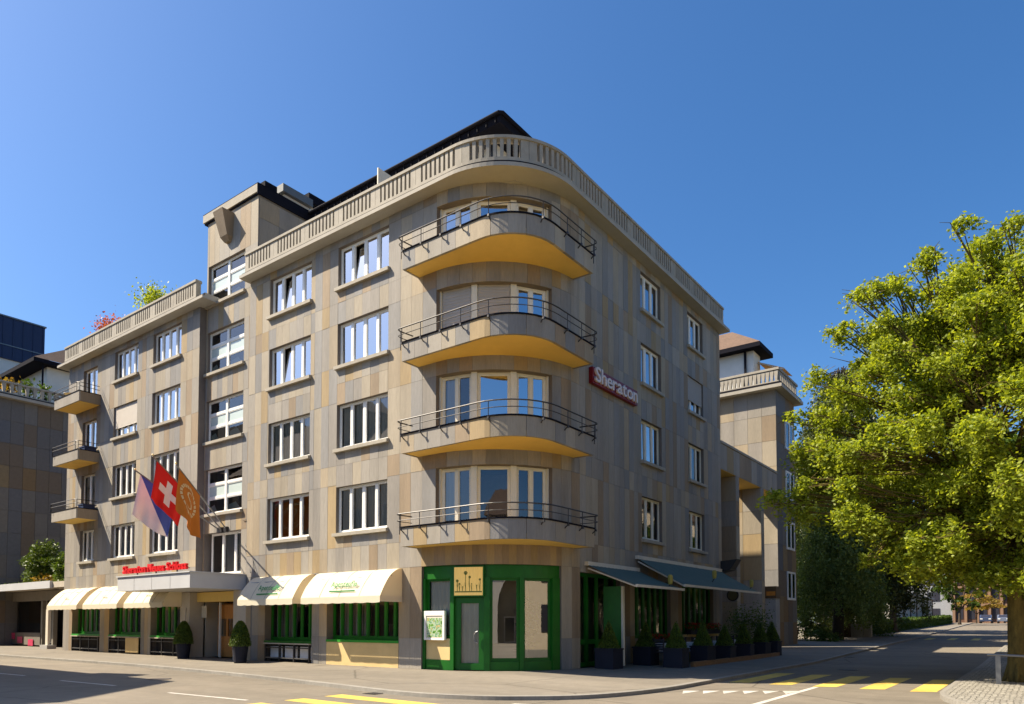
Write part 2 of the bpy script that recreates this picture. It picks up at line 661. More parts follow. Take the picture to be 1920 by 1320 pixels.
w1 = facade(sX(-14.35), sY(17.4), 0, 16.6, op_right, 0, (4.15,), seed=3)
w2 = facade(sX(-32.3), sX(-18.36), 0, 16.6, op_left, 0, (4.15,), seed=4)
w3 = facade(sX(-18.36), sX(-14.35), 0, 20.75, op_tower, -.33, (3.4, 16.4), seed=5)
# the tower's bare side above the roof and the shut faces behind
tside = MB()
tside.box(-14.35, -14.33, .33, 6.5, 16.6, 20.75, M_joint)
w3.box(-18.40, -18.365, .335, 6.5, 16.6, 20.75, M_joint)
w1.face([(0, 17.4, 0), (-14, 17.4, 0), (-14, 17.4, 16.6), (0, 17.4, 16.6)], PANEL[1])
w1.face([(-14, 17.4, 0), (-14, 12, 0), (-14, 12, 16.6), (-14, 17.4, 16.6)], PANEL[1])
w1.face([(-14, 12, 0), (-32.3, 12, 0), (-32.3, 12, 16.6), (-14, 12, 16.6)], PANEL[1])
w2.face([(-32.3, 12, 0), (-32.3, 0, 0), (-32.3, 0, 16.6), (-32.3, 12, 16.6)], PANEL[1])
w3.face([(-18.36, 0, 0), (-18.36, .33, 0), (-18.36, .33, 16.6), (-18.36, 0, 16.6)], M_reveal)  # tower return coloured darker to imitate the shade in its narrow recess
w3.face([(-14.35, 0, 0), (-14.35, .33, 0), (-14.35, .33, 16.6), (-14.35, 0, 16.6)], PANEL[2])
w3.box(-18.355, -14.36, 2.1, 6.5, 16.6, 20.75, M_joint)
w1.build('wall', hotel)
w2.build('wall', hotel)
w3.build('wall', hotel)
tside.build('wall', hotel)
# panels of the tower's side face
for k in range(6):
    for (za, zb) in ((16.6, 18.0), (18.0, 19.4), (19.4, 20.3)):
        panels.append((k, 0, za, zb, 'side', random.choices(range(7), PW)[0], 0))

CAMP = Vector(cam.location)


def panel_mb(mb, p):
    u, v, a, b, base, mi, r = p
    g = .0035
    t = .014 + .006 * ((mi * 7 + int(a * 10)) % 3) / 2
    m = PANEL[mi]
    if base == 'side':
        y0 = .35 + u * 1.02
        mb.box(-14.33, -14.33 + t, y0 + g, y0 + 1.02 - g, a + g, b - g, m)
        return Vector((-14.33, y0 + .5, (a + b) / 2)), Vector((1, 0, 0)), 1.02 * (b - a)
    fine = steps(u + g, v - g, r, .25)
    fine = [q for i, q in enumerate(fine) if i == 0 or i == len(fine) - 1 or (q - fine[i - 1] > .03 and fine[-1] - q > .03)]
    d0, d1 = base + .001, base + t
    for i, (x, y) in enumerate(zip(fine, fine[1:])):
        sk = []
        if i > 0:
            sk.append(5)
        if i < len(fine) - 2:
            sk.append(3)
        mb.hexa([P(x, d1, a + g, r), P(y, d1, a + g, r), P(y, d0, a + g, r), P(x, d0, a + g, r),
                 P(x, d1, b - g, r), P(y, d1, b - g, r), P(y, d0, b - g, r), P(x, d0, b - g, r)], m, [4] + sk)
    c = Vector(P((u + v) / 2, base, (a + b) / 2, r))
    q = Vector(P((u + v) / 2, base + 1, (a + b) / 2, r)) - c
    return c, q, (v - u) * (b - a)


ranked = []
for p in panels:
    t = MB()
    c, q, ar = panel_mb(t, p)
    d = CAMP - c
    ranked.append((ar * max(0, q.dot(d)) / d.length ** 3, t))
ranked.sort(key=lambda k: -k[0])
rest = MB()
for i, (_, t) in enumerate(ranked):
    if i < 298:
        t.build('panel', hotel)
    else:
        o = len(rest.v)
        rest.v += t.v
        for f, k in zip(t.f, t.m):
            rest.f.append(tuple(o + a for a in f))
            rest.m.append(rest.mi(t.mats[k]))
rest.build('panel', hotel, kind='stuff')


# ------------------------------------------------------------------ windows
def window_meshes(w, h, n, fm=M_white, fr=.065, mu=.13, depth=.08, transom=()):
    """frame mesh and list of pane rectangles; local x along wall, y inward, z up from the opening's bottom"""
    f = MB()
    f.box(-w / 2, w / 2, 0, depth, 0, fr + .03, fm)
    f.box(-w / 2, w / 2, 0, depth, h - fr, h, fm)
    f.box(-w / 2, -w / 2 + fr, .002, depth, fr + .03, h - fr, fm)
    f.box(w / 2 - fr, w / 2, .002, depth, fr + .03, h - fr, fm)
    pans = []
    x0 = -w / 2 + fr
    lw = (w - 2 * fr - (n - 1) * mu) / n
    zz = [fr + .03] + [fr + (h - 2 * fr) * t for t in transom] + [h - fr]
    for k in range(n):
        a = x0 + k * (lw + mu)
        if k < n - 1:
            f.box(a + lw, a + lw + mu, -.012 if k % 2 == 0 else 0.001, depth, fr + .03, h - fr, fm)
        for i in range(len(zz) - 1):
            za, zb = zz[i], zz[i + 1]
            if i > 0:
                f.box(a, a + lw, .003, depth, za - .05, za + .05, fm)
                za += .05
            if i < len(zz) - 2:
                zb -= .05
            # sash
            s = .035
            f.box(a, a + s, .014, depth - .01, za, zb, fm)
            f.box(a + lw - s, a + lw, .014, depth - .01, za, zb, fm)
            f.box(a + s, a + lw - s, .014, depth - .01, za, za + s, fm)
            f.box(a + s, a + lw - s, .014, depth - .01, zb - s, zb, fm)
            pans.append((a + s, a + lw - s, za + s, zb - s))
    return f, pans


def pane_mesh(w, h, m):
    p = MB()
    p.face([(-w / 2, 0, 0), (w / 2, 0, 0), (w / 2, 0, h), (-w / 2, 0, h)], m)
    return p.mesh('pane')


def curtain_mesh(w, h, m, amp=.035, seed=0):
    rnd = random.Random(seed)
    p = MB()
    ph = rnd.random() * 6
    k = int(w / .05)
    p.grid(lambda u, v: (-w / 2 + w * u, amp * math.sin(u * w * 34 + ph) + .5 * amp * math.sin(u * w * 71 + 2 * ph), h * v), k, 1, m)
    return p.mesh('curtain', True)


_cache = {}


def place_window(pos, rz, w, h, n, fm=M_white, glass=None, sill=True, blind=0.0, curtain=.6, transom=(), seed=0, parent=hotel, mu=.13, tilt=(), blindm=None, fr=.065):
    """one window part of the hotel with panes, sill, curtain or blind as its sub-parts; pos = opening's bottom centre on the wall face"""
    glass = glass or G_win
    key = (round(w, 3), round(h, 3), n, fm.name, transom, mu)
    if key not in _cache:
        f, pans = window_meshes(w, h, n, fm, fr, mu, transom=transom)
        pm = {}
        for q in pans:
            kk = (round(q[1] - q[0], 3), round(q[3] - q[2], 3))
            pm.setdefault(kk, None)
        _cache[key] = (f.mesh('window'), pans)
    fme, pans = _cache[key]
    rot = Matrix.Rotation(rz, 3, 'Z')
    o = link('window', fme, parent)
    o.location = Vector(pos) + rot @ Vector((0, REC, 0))
    o.rotation_euler = (0, 0, rz)
    for i, q in enumerate(pans):
        kk = ('pane', round(q[1] - q[0], 3), round(q[3] - q[2], 3), glass.name)
        if kk not in _cache:
            _cache[kk] = pane_mesh(kk[1], kk[2], glass)
        pn = link('pane', _cache[kk], o)
        pn.location = ((q[0] + q[1]) / 2, .04, q[2])
        # panes never hang perfectly true
        rr = random.Random(seed * 31 + i)
        pn.rotation_euler = (R(rr.uniform(-.35, .35)) + (R(-5) if i in tilt else 0), 0, R(rr.uniform(-.5, .5)))
    if sill:
        kk = ('sill', round(w, 3), fm.name)
        if kk not in _cache:
            s = MB()
            s.hexa([(-w / 2 - .08, -REC - .15, -.12), (w / 2 + .08, -REC - .15, -.12), (w / 2 + .08, -REC, -.12), (-w / 2 - .08, -REC, -.12),
                    (-w / 2 - .08, -REC - .15, .005), (w / 2 + .08, -REC - .15, .005), (w / 2 + .08, -REC, .03), (-w / 2 - .08, -REC, .03)], M_sill)
            s.box(-w / 2 + .002, w / 2 - .002, -REC + .0, -.001, -.03, .034, M_white)
            _cache[kk] = s.mesh('sill')
        link('sill', _cache[kk], o)
    if curtain > 0:
        kk = ('curtain', round(w, 2), round(h, 2), seed % 3)
        if kk not in _cache:
            _cache[kk] = curtain_mesh(w - .1, h - .1, M_curtain, seed=seed)
        c = link('curtain', _cache[kk], o)
        c.location = (-(1 - curtain) * w / 2 * (1 if seed % 2 else -1), .12, .05)
        c.scale = (curtain, 1, 1)
    if blind > 0:
        b = MB()
        nsl = max(3, int(h * blind / .055))
        for k in range(nsl):
            z1 = h - k * .055
            b.hexa([(-w / 2 + .01, -.075, z1 - .052), (w / 2 - .01, -.075, z1 - .052), (w / 2 - .01, -.05, z1 - .052), (-w / 2 + .01, -.05, z1 - .052),
                    (-w / 2 + .01, -.062, z1), (w / 2 - .01, -.062, z1), (w / 2 - .01, -.05, z1), (-w / 2 + .01, -.05, z1)], blindm or M_blind)
        b.build('roller_blind', o)
        o['label'] = 'window with its slatted roller blind lowered'
    return o


sd = 0
RZ = math.pi / 2
for i, (h, b) in enumerate(zip(HEAD, BOT)):
    top = i < 2
    gg = G_sky if top else G_win
    cc = 0 if top else 1.0
    place_window((-7.17, 0, b), 0, 2.78, h - b, 4, glass=gg, curtain=cc, seed=sd, tilt=(1,) if i == 0 else ()); sd += 1
    place_window((-11.55, 0, b), 0, 2.74, h - b, 4, glass=gg, curtain=cc if i != 3 else 0, seed=sd, tilt=(1,) if i in (0, 1) else ()); sd += 1
    place_window((-21.305, 0, b), 0, 2.67, h - b, 4, glass=gg, curtain=cc, seed=sd); sd += 1
    place_window((-25.425, 0, b), 0, 2.53, h - b, 4, glass=gg, curtain=cc, seed=sd, blind=.72 if i == 1 else 0); sd += 1
    eb, eh = op_left[3 * i + 2][2:4]
    place_window((-29.55, 0, eb), 0, 1.7, eh - eb, 2 if i < 3 else 3, glass=gg, curtain=cc, seed=sd, sill=(i == 3)); sd += 1
    place_window((0, 9.47, b), RZ, 1.92, h - b, 3, glass=G_sky if i < 3 else G_win, curtain=.45 if i < 3 else 0, seed=sd, fm=M_cream if i > 1 else M_white); sd += 1
    place_window((0, 14.235, b), RZ, 1.87, h - b, 3, glass=G_sky if i < 2 else G_win, curtain=0, seed=sd, blind=.68 if i == 1 else 0, blindm=M_blind_dim, fm=M_cream if i > 1 else M_white); sd += 1
for i, (h, b) in enumerate(zip(TH, TB)):
    if i < 4:
        w = place_window((-16.765, .33, b), 0, 2.97, h - b, 2, glass=G_win, curtain=0, seed=sd, transom=(.36, .68), mu=.15)
        M_fro = mat('frosted_pane', (.50, .58, .55), .25, .06, 2, spec=.6)
        for pn in w.children:
            if pn.name.startswith('pane') and .4 < pn.location.z < 1.0:
                me = pn.data.copy(); me.materials[0] = M_fro; pn.data = me
            elif pn.name.startswith('pane') and pn.location.z < .4:
                q_ = MB(); ww_ = .9 if pn.location.x > 0 else .55
                q_.face([(-.6, .03, .02), (-.6 + ww_, .03, .02), (-.6 + ww_ * .6, .03, .34), (-.6, .03, .25)], M_fro)  # pale wedge-shaped sheet behind the lower pane
                q_.build('pale_wedge', w, loc=(pn.location.x, pn.location.y, pn.location.z))
    else:
        place_window((-16.6, .45, b), 0, 2.9, h - b, 3, glass=G_win, curtain=.8, seed=sd)
    sd += 1


# curved corner windows: three straight bays set back in the rounded wall
def chord_bay(parent, sa, sb, z0, z1, n, fm, glass, d=-.25, blind=False, seed=0, fr=.07, mu=.12, curtain=0):
    A = Vector(P(sa, d, 0))
    B = Vector(P(sb, d, 0))
    w = (B - A).length
    rz = math.atan2(B.y - A.y, B.x - A.x)
    f, pans = window_meshes(w, z1 - z0, n, fm, fr, mu)
    o = f.build('window', parent)
    mid = (A + B) / 2
    o.location = (mid.x, mid.y, z0)
    o.rotation_euler = (0, 0, rz)
    for i, q in enumerate(pans):
        p = link('pane', pane_mesh(q[1] - q[0], q[3] - q[2], glass), o)
        p.location = ((q[0] + q[1]) / 2, .04, q[2])
    if blind:
        b = MB()
        for k in range(int((z1 - z0) / .055)):
            zz = z1 - z0 - k * .055
            b.box(-w / 2 + .03, w / 2 - .03, -.05 + .008 * (k % 2), -.03, zz - .053, zz - .001, M_blind_dim)
        b.build('roller_blind', o)
        o['label'] = 'balcony window with its roller blind lowered'
    if curtain:
        c = link('curtain', curtain_mesh(w * curtain, z1 - z0 - .1, M_curtain, seed=seed), o)
        c.location = (-(1 - curtain) * w / 2, .14, .05)
    return o


for i, (h, b) in enumerate(zip(CH, CB)):
    bl = i == 1
    fm = M_white if i < 2 else M_cream
    gl = G_sky if i < 2 else (G_sky if i == 2 else G_win)
    chord_bay(hotel, .12, 1.36, b, h, 2, fm, G_win if i > 1 else gl, blind=bl, seed=i, curtain=.5 if i > 1 else 0)
    chord_bay(hotel, 1.56, 2.76, b, h, 1, fm, gl, blind=bl)
    chord_bay(hotel, 2.96, 4.14, b, h, 2, fm, gl if i != 2 else G_sky)
    for s in (.09, 1.46, 2.86, 4.18):
        post = MB()
        c = Vector(P(s, -.22, 0))
        t = (Vector(P(s + .05, -.22, 0)) - c).normalized()
        nrm = Vector((t.y, -t.x, 0))
        hw = .10 if 1 < s < 4 else .03
        q = [c - t * hw - nrm * .1, c + t * hw - nrm * .1, c + t * hw + nrm * .06, c - t * hw + nrm * .06]
        post.hexa([(k.x, k.y, b) for k in q] + [(k.x, k.y, h) for k in q], M_cream)
        post.build('window_post', hotel)


# ------------------------------------------------------------------ swept trim: cornices, balustrades
def sweep(prof, s0, s1, r, m, name, closed=True, ext=None):
    """profile [(offset, z)] swept along the perimeter with corner radius r"""
    mb = MB()
    st = steps(s0, s1, r, .2)
    n = len(prof)
    for a, b in zip(st, st[1:]):
        for j in range(n):
            q = (j + 1) % n
            mb.face([P(a, prof[j][0], prof[j][1], r), P(b, prof[j][0], prof[j][1], r), P(b, prof[q][0], prof[q][1], r), P(a, prof[q][0], prof[q][1], r)], m[j] if isinstance(m, list) else m)
    for e in (st[0], st[-1]):
        mb.face([P(e, x, z, r) for x, z in prof], m[0] if isinstance(m, list) else m)
    return mb


CR = 2.5


def c_s(X):
    return X + CR


CY = CR * math.pi / 2 - CR
corn = [(-1.0, 16.30), (.44, 16.34), (.50, 16.34), (.50, 16.47), (.37, 16.48), (.37, 16.60), (-1.0, 16.60)]
cm = [mat('cornice_soffit_plaster', (.34, .325, .29), .85, .06, 2), M_fascia, M_fascia, M_fascia, M_roof, M_coping, M_coping]
sweep(corn, c_s(-14.46), CY + 17.62, CR, cm, 'cornice').build('cornice', hotel)
sweep(corn, c_s(-32.75), c_s(-17.35), CR, cm, 'cornice').build('cornice', hotel)
for (a, b) in ((c_s(-14.30), CY + 17.2), (c_s(-32.2), c_s(-18.2))):
    sweep([(.05, 16.60), (.33, 16.60), (.33, 16.74), (.05, 16.74)], a, b, CR, M_coping, 'x').build('balustrade_base', hotel)
    sweep([(.03, 17.36), (.36, 17.36), (.36, 17.46), (.32, 17.485), (.07, 17.485), (.03, 17.46)], a, b, CR, M_coping, 'x').build('balustrade_coping', hotel)
    bal = None
    L = b - a
    nb = round(L / 2.05)
    for k in range(nb + 1):
        sp = a + L * k / nb
        hw = .25
        pst = MB()
        lo, hi = max(a, sp - hw), min(b, sp + hw)
        for (u, v) in ((lo, sp - .006), (sp + .006, hi)):
            if v - u > .02:
                pst.hexa([P(u, .32, 16.74, CR), P(v, .32, 16.74, CR), P(v, .08, 16.74, CR), P(u, .08, 16.74, CR), P(u, .32, 17.36, CR), P(v, .32, 17.36, CR), P(v, .08, 17.36, CR), P(u, .08, 17.36, CR)], M_coping)
        pst.build('balustrade_pier', hotel)
        if k < nb:
            u0, u1 = sp + hw + .04, a + L * (k + 1) / nb - hw - .04
            m = max(2, round((u1 - u0) / .205))
            for j in range(m):
                s = u0 + (u1 - u0) * (j + .5) / m
                if bal is None:
                    bb = MB()
                    bb.hexa([(-.052, -.12, 0), (.052, -.12, 0), (.052, .12, 0), (-.052, .12, 0), (-.062, -.12, .62), (.062, -.12, .62), (.062, .12, .62), (-.062, .12, .62)], M_coping)
                    bal = bb.mesh('baluster')
                c = Vector(P(s, .2, 16.74, CR))
                t = Vector(P(s + .02, .2, 16.74, CR)) - c
                o = link('baluster', bal, hotel, loc=c)
                o.rotation_euler = (0, 0, math.atan2(t.y, t.x))
roof = MB()
roof.prism([(-14.4, .2), (-3, .2), (-.8, 1), (-.1, 3), (-.1, 17.3), (-14, 17.3), (-14.4, 12)], 16.3, 16.58, M_concrete)
roof.prism([(-32.2, .2), (-18.45, .2), (-18.45, 2.2), (-14.45, 2.2), (-14.45, 12), (-32.2, 12)], 16.3, 16.57, M_concrete)
roof.build('roof', hotel)

# ------------------------------------------------------------------ tower head: cap, bracket, chimney boxes
tw = MB()
tw.box(-18.58, -14.33, .26, 6.6, 20.40, 20.48, M_roof)
tw.box(-18.62, -14.28, .20, 6.7, 20.48, 20.84, M_coping)
tw.box(-14.28, -14.24, .19, 6.7, 20.38, 20.86, M_roof)
tw.box(-18.62, -14.24, .20, 6.7, 20.84, 20.88, M_roof)
tw.build('tower_cap', hotel)
br = MB()
br.hexa([(-16.85, .02, 19.15), (-16.30, .02, 19.15), (-16.30, .32, 19.15), (-16.85, .32, 19.15), (-16.95, -.30, 20.22), (-16.2, -.30, 20.22), (-16.2, .32, 20.22), (-16.95, .32, 20.22)], PANEL[5])
br.hexa([(-16.75, .18, 18.95), (-16.42, .18, 18.95), (-16.42, .32, 18.95), (-16.75, .32, 18.95), (-16.85, .02, 19.15), (-16.30, .02, 19.15), (-16.30, .32, 19.15), (-16.85, .32, 19.15)], PANEL[5])
br.build('stone_bracket', hotel)
ch = MB()
ch.box(-15.95, -15.44, 1.4, 1.85, 20.88, 21.57, M_roof)
ch.box(-16.05, -15.34, 1.3, 1.95, 21.57, 21.92, M_roof)
ch.build('chimney', hotel)
ch = MB()
ch.box(-17.45, -16.86, 3.42, 4.9, 20.88, 22.86, M_plaster)
ch.box(-17.72, -16.64, 3.2, 5.0, 22.86, 23.24, mat('lead_roof', (.15, .16, .155), .6, .1))
ch.build('stair_head', hotel)
ch = MB()
ch.box(-17.95, -17.38, 5.4, 6.2, 20.88, 23.34, M_plaster)
ch.box(-18.28, -17.0, 5.02, 6.4, 23.34, 23.79, M_roof)
ch.build('lift_head', hotel)

# ------------------------------------------------------------------ penthouse with its dark eaves
pent = MB()
pent.box(-14.2, -3.9, 3.9, 15.5, 16.58, 20.5, M_plaster)
pent.build('penthouse_wall', hotel)
pr = MB()
pr.hexa([(-14.3, 3.0, 20.42), (-3.0, 3.0, 20.42), (-3.0, 16.4, 20.42), (-14.3, 16.4, 20.42), (-14.3, 2.95, 20.78), (-2.95, 2.95, 20.78), (-2.95, 16.45, 20.78), (-14.3, 16.45, 20.78)], M_roof)
pr.face([(-14.3, 2.95, 20.785), (-2.95, 2.95, 20.785), (-8, 9, 22.0), (-14.3, 9, 22.0)], M_tile)
pr.face([(-2.95, 2.95, 20.785), (-2.95, 16.45, 20.785), (-8, 10, 22.0), (-8, 9, 22.0)], M_tile)
pr.build('penthouse_roof', hotel)
gt = MB(); gt.tube([(-14.3, 2.9, 20.74), (-3.0, 2.9, 20.74), (-2.9, 3.0, 20.74), (-2.9, 16.4, 20.74)], .07, M_roof, 8); gt.build('gutter', hotel)
for x in (-9.6, -9.2, -11.4):
    vp = MB(); vp.tube([(x, 3.4, 20.7), (x, 3.4, 21.25)], .06, M_roof, 7); vp.build('vent_pipe', hotel)
for k in range(26):
    rb_ = MB(); x = -14.2 + k * .44; rb_.box(x - .02, x + .02, 2.925, 2.96, 20.44, 20.77, M_roof); rb_.build('eave_board', hotel)
pl = MB()
for (x, y) in ((-3.95, 3.85), (-7.5, 3.85)):
    pl.box(x - .09, x + .03, y - .12, y - .0, 16.6, 20.42, M_iron)
pl.build('penthouse_post', hotel)
for k, (x, y, rz) in enumerate(((-5.4, 3.9, 0), (-9.5, 3.9, 0), (-3.9, 6.2, RZ), (-3.9, 10.2, RZ))):
    place_window((x, y, 16.7), rz, 2.2, 2.3, 2, fm=M_iron, glass=G_win, sill=False, curtain=.4, seed=90 + k)

# terrace divider on the roof
dv = MB()
dv.hexa([(-6.55, .1, 16.6), (-6.50, .1, 16.6), (-6.50, 2.6, 16.6), (-6.55, 2.6, 16.6), (-6.55, .1, 18.5), (-6.50, .1, 18.5), (-6.50, 2.6, 18.5), (-6.55, 2.6, 18.5)], M_ivory)
dv.build('terrace_divider', hotel)

# ------------------------------------------------------------------ rounded corner balconies
BR = 0.9


def b_path(off, step=.15):
    """outer line of the balcony: wall-parallel at the given offset with a tighter corner"""
    r = BR
    a = r * math.pi / 2
    s0 = -4.30 + r
    s1 = a + 3.30 - r
    return [s for s in steps(s0, s1, r, step)], r


for i, z0 in enumerate(SOF):
    st, r = b_path(.8)
    slab = MB()
    top = z0 + .60
    # curved parapet panels, each a stone slab of its own below
    inner = [(-4.30, .03), (-3.6, .03)] + [P(s, -.03, 0)[:2] for s in (0, .7, 1.4, 2.1, 2.75, 3.4, 4.1, 4.8, 5.45)] + [(-.03, 3.30)]
    outer = [P(s, .78, 0, r)[:2] for s in st]
    poly = outer + inner[::-1]
    slab.prism(poly, z0, z0 + .16, M_soffit)
    slab.build('balcony_slab', hotel)
    # parapet: panels about 0.75 m long
    L = st[-1] - st[0]
    n = 12
    rnd = random.Random(i + 40)
    for k in range(n):
        u = st[0] + L * k / n + .004
        v = st[0] + L * (k + 1) / n - .004
        m = PANEL[rnd.choices(range(7), PW)[0]]
        q = MB()
        fine = steps(u, v, r, .15)
        for c, d in zip(fine, fine[1:]):
            q.hexa([P(c, .80, z0 - .02, r), P(d, .80, z0 - .02, r), P(d, .70, z0 - .02, r), P(c, .70, z0 - .02, r),
                    P(c, .80, top, r), P(d, .80, top, r), P(d, .70, top, r), P(c, .70, top, r)], m)
        q.build('balcony_panel', hotel)
    ends = MB()
    ends.box(-4.30, -4.24, -.70, -.02, z0 - .02, top, PANEL[0])
    ends.box(.02, .70, 3.24, 3.30, z0 - .02, top, PANEL[1])
    for c, d in zip(st, st[1:]):
        ends.hexa([P(c, .83, top, r), P(d, .83, top, r), P(d, .66, top, r), P(c, .66, top, r), P(c, .83, top + .05, r), P(d, .83, top + .05, r), P(d, .66, top + .05, r), P(c, .66, top + .05, r)], M_roof)
    ends.build('balcony_coping', hotel)
    # railing on brackets outside the parapet
    rail = MB()
    zt = top + .46
    ln = [P(s, .93, 0, r)[:2] for s in st]
    lp = [(-4.36, -.2)] + [(-4.42, -.75), (-4.38, -.88), (-4.28, -.93)] + ln[1:-1] + [(.93, 3.28), (.88, 3.38), (.75, 3.42), (.2, 3.36)]
    rail.tube([(x, y, zt) for x, y in lp], .022, M_iron, 6)
    rail.tube([(x, y, zt - .22) for x, y in lp], .014, M_iron, 5)
    for k in range(9):
        s = st[0] + L * (k + .15) / 8.3
        a = P(s, .93, zt, r)
        b = P(s, .93, top - .05, r)
        rail.tube([a, b], .014, M_iron, 5)
        rail.tube([b, P(s, .79, top - .16, r)], .02, M_iron, 5)
        rail.box(b[0] - .03, b[0] + .03, b[1] - .03, b[1] + .03, b[2] - .05, b[2] + .02, M_iron)
    for (x, y) in ((-4.40, -.75), (.75, 3.42)):
        rail.tube([(x, y, zt), (x, y, top - .2)], .016, M_iron, 5)
    rail.build('balcony_railing', hotel)

# ------------------------------------------------------------------ small square balconies at the far left
for i, z0 in enumerate((13.48, 10.31, 7.16)):
    q = MB()
    x0, x1, dp = -31.35, -28.25, 1.12
    q.box(x0 + .05, x1 - .05, -dp + .05, -.02, z0, z0 + .14, M_soffit)
    q.build('balcony_slab', hotel)
    q = MB()
    q.box(x0, x1, -dp, -dp + .08, z0 - .01, z0 + .52, PANEL[0])
    q.box(x1 - .08, x1, -dp + .08, -.02, z0 - .01, z0 + .52, PANEL[5])
    q.box(x0, x0 + .08, -dp + .08, -.02, z0 - .01, z0 + .52, PANEL[0])
    q.box(x0 - .02, x1 + .02, -dp - .02, -dp + .1, z0 + .52, z0 + .56, M_roof)
    q.box(x1 - .1, x1 + .02, -dp + .1, -.02, z0 + .52, z0 + .56, M_roof)
    q.build('balcony_parapet', hotel)
    q = MB()
    pth = [(x0, -.15), (x0 - .05, -dp), (x0 + .1, -dp - .08), (x1 - .1, -dp - .08), (x1 + .05, -dp), (x1 + .03, -.1)]
    for h in (.98, .78):
        q.tube([(x, y, z0 + h) for x, y in pth], .018, M_iron, 5)
    for x, y in pth[1:5]:
        q.tube([(x, y, z0 + .98), (x, y, z0 + .5)], .015, M_iron, 5)
    q.build('balcony_railing', hotel)
    if i == 0:
        t = thing('cafe_table', 'pale bistro table with chairs on the highest square balcony', 'table', (-30.6, -.6, z0 + .14))
        q = MB(); q.lathe([(.35, .74), (.35, .77)], M_white, n=14); q.build('tabletop', t)
        q = MB(); q.tube([(0, 0, .02), (0, 0, .74)], .03, M_iron); q.lathe([(.22, 0), (.03, .04)], M_iron); q.build('pedestal', t)
    else:
        t = thing('storage_box', ('navy box standing on the middle square balcony by its door' if i == 1 else 'navy box standing on the lowest square balcony by its door'), 'box', (-28.75, -.4, z0 + .14), group='boxes on the small balconies')
        q = MB(); q.box(-.3, .3, -.3, .3, 0, .62, M_navy); q.build('box_body', t)
        q = MB(); q.box(-.33, .33, -.33, .33, .62, .68, M_navy); q.build('lid', t)

# ================================================================== GROUND FLOOR
# ---- green corner shop front: header, bays on the curve
sf = MB()
for (u, v, za, zb, d) in ((-.57, 4.62, 3.06, 3.5, -.10), (-.57, .62, .0, .34, -.10), (2.02, 4.5, .0, .30, -.10)):
    fine = steps(u, v, R0, .25)
    for a, b in zip(fine, fine[1:]):
        sf.hexa([P(a, d, za), P(b, d, za), P(b, d - .12, za), P(a, d - .12, za), P(a, d, zb), P(b, d, zb), P(b, d - .12, zb), P(a, d - .12, zb)], M_green)
for s, hw in ((-.52, .05), (.70, .07), (1.94, .10), (3.12, .07), (4.44, .16)):
    a, b = s - hw, s + hw
    sf.hexa([P(a, -.05, 0), P(b, -.05, 0), P(b, -.26, 0), P(a, -.26, 0), P(a, -.05, 3.08), P(b, -.05, 3.08), P(b, -.26, 3.08), P(a, -.26, 3.08)], M_green)
sf.build('shop_front_frame', hotel)
# brown timber fascia band above the shop front
fb = MB()
fine = steps(-.57, 4.62, R0, .25)
for k, (a, b) in enumerate(zip(fine, fine[1:])):
    fb.hexa([P(a, .03, 3.5), P(b, .03, 3.5), P(b, -.2, 3.5), P(a, -.2, 3.5), P(a, .03, 4.15), P(b, .03, 4.15), P(b, -.2, 4.15), P(a, -.2, 4.15)], PANEL[5] if k % 3 else PANEL[4])
fb.build('fascia_band', hotel)
w = chord_bay(hotel, -.47, .63, 1.05, 3.06, 1, M_green, G_shop, d=-.17, fr=.04, curtain=1.0, seed=1)
w2_ = chord_bay(hotel, 2.04, 3.05, .30, 3.06, 1, M_green, G_mirror, d=-.17, fr=.05)
w3_ = chord_bay(hotel, 3.19, 4.28, .30, 3.06, 1, M_green, glass_mat('shop_side_glass', 2.6, (.9, .92, .9), .003), d=-.17, fr=.05)
dr = chord_bay(hotel, .77, 1.84, .02, 2.42, 1, M_green, G_shop, d=-.17, fr=.16, curtain=1.0, seed=2)
dr.name = 'shop_door'
h = MB()
h.tube([(.30 + .14 * math.cos(t * math.pi / 6), -.06, 1.08 + .2 * math.sin(t * math.pi / 6)) for t in range(3, 10)], .018, M_steel, 6)
h.build('handle', dr)
pp = MB()
A, B = P(-.47, -.12, 0), P(.63, -.12, 0)
pp.box(A[0], B[0], .13, .19, .34, 1.05, M_yellow)
pp.build('apron_panel', hotel)

# flower sign above the corner door
A, B = Vector(P(.80, .02, 0)), Vector(P(1.86, .02, 0))
rz = math.atan2(B.y - A.y, B.x - A.x)
fs = thing('flower_sign', 'square golden box sign with green flower drawings above the green corner door', 'sign', ((A.x + B.x) / 2, (A.y + B.y) / 2, 2.46), rz)
q = MB(); q.box(-.53, .53, -.02, .14, -.02, .99, M_green); q.build('sign_case', fs)
q = MB(); q.box(-.49, .49, -.045, -.02, .02, .95, M_signlit); q.build('sign_face', fs)
q = MB()
rnd = random.Random(5)
for x, hgt, rr in ((-.38, .50, .05), (-.30, .40, .035), (-.09, .76, .065), (.05, .62, .045), (.40, .54, .04), (.12, .4, .02), (-.2, .3, .02), (.3, .35, .02)):
    q.tube([(x, -.05, .16), (x + rnd.uniform(-.02, .02), -.05, hgt)], .009, M_flower, 4)
    for k in range(9):
        t = k * math.pi * 2 / 9
        q.face([(x, -.052, hgt), (x + rr * math.cos(t), -.052, hgt + rr * math.sin(t)), (x + rr * math.cos(t + .55), -.052, hgt + rr * math.sin(t + .55))], M_flower)
    for k in range(2):
        sg = rnd.choice((-1, 1))
        z = .16 + (hgt - .16) * rnd.uniform(.0, .3)
        q.face([(x, -.051, z), (x + sg * .05, -.051, z + .22), (x + sg * .015, -.051, z + .1)], M_flower)
q.box(-.47, .47, -.05, -.046, .12, .155, M_flower)
q.build('flower_drawing', fs)

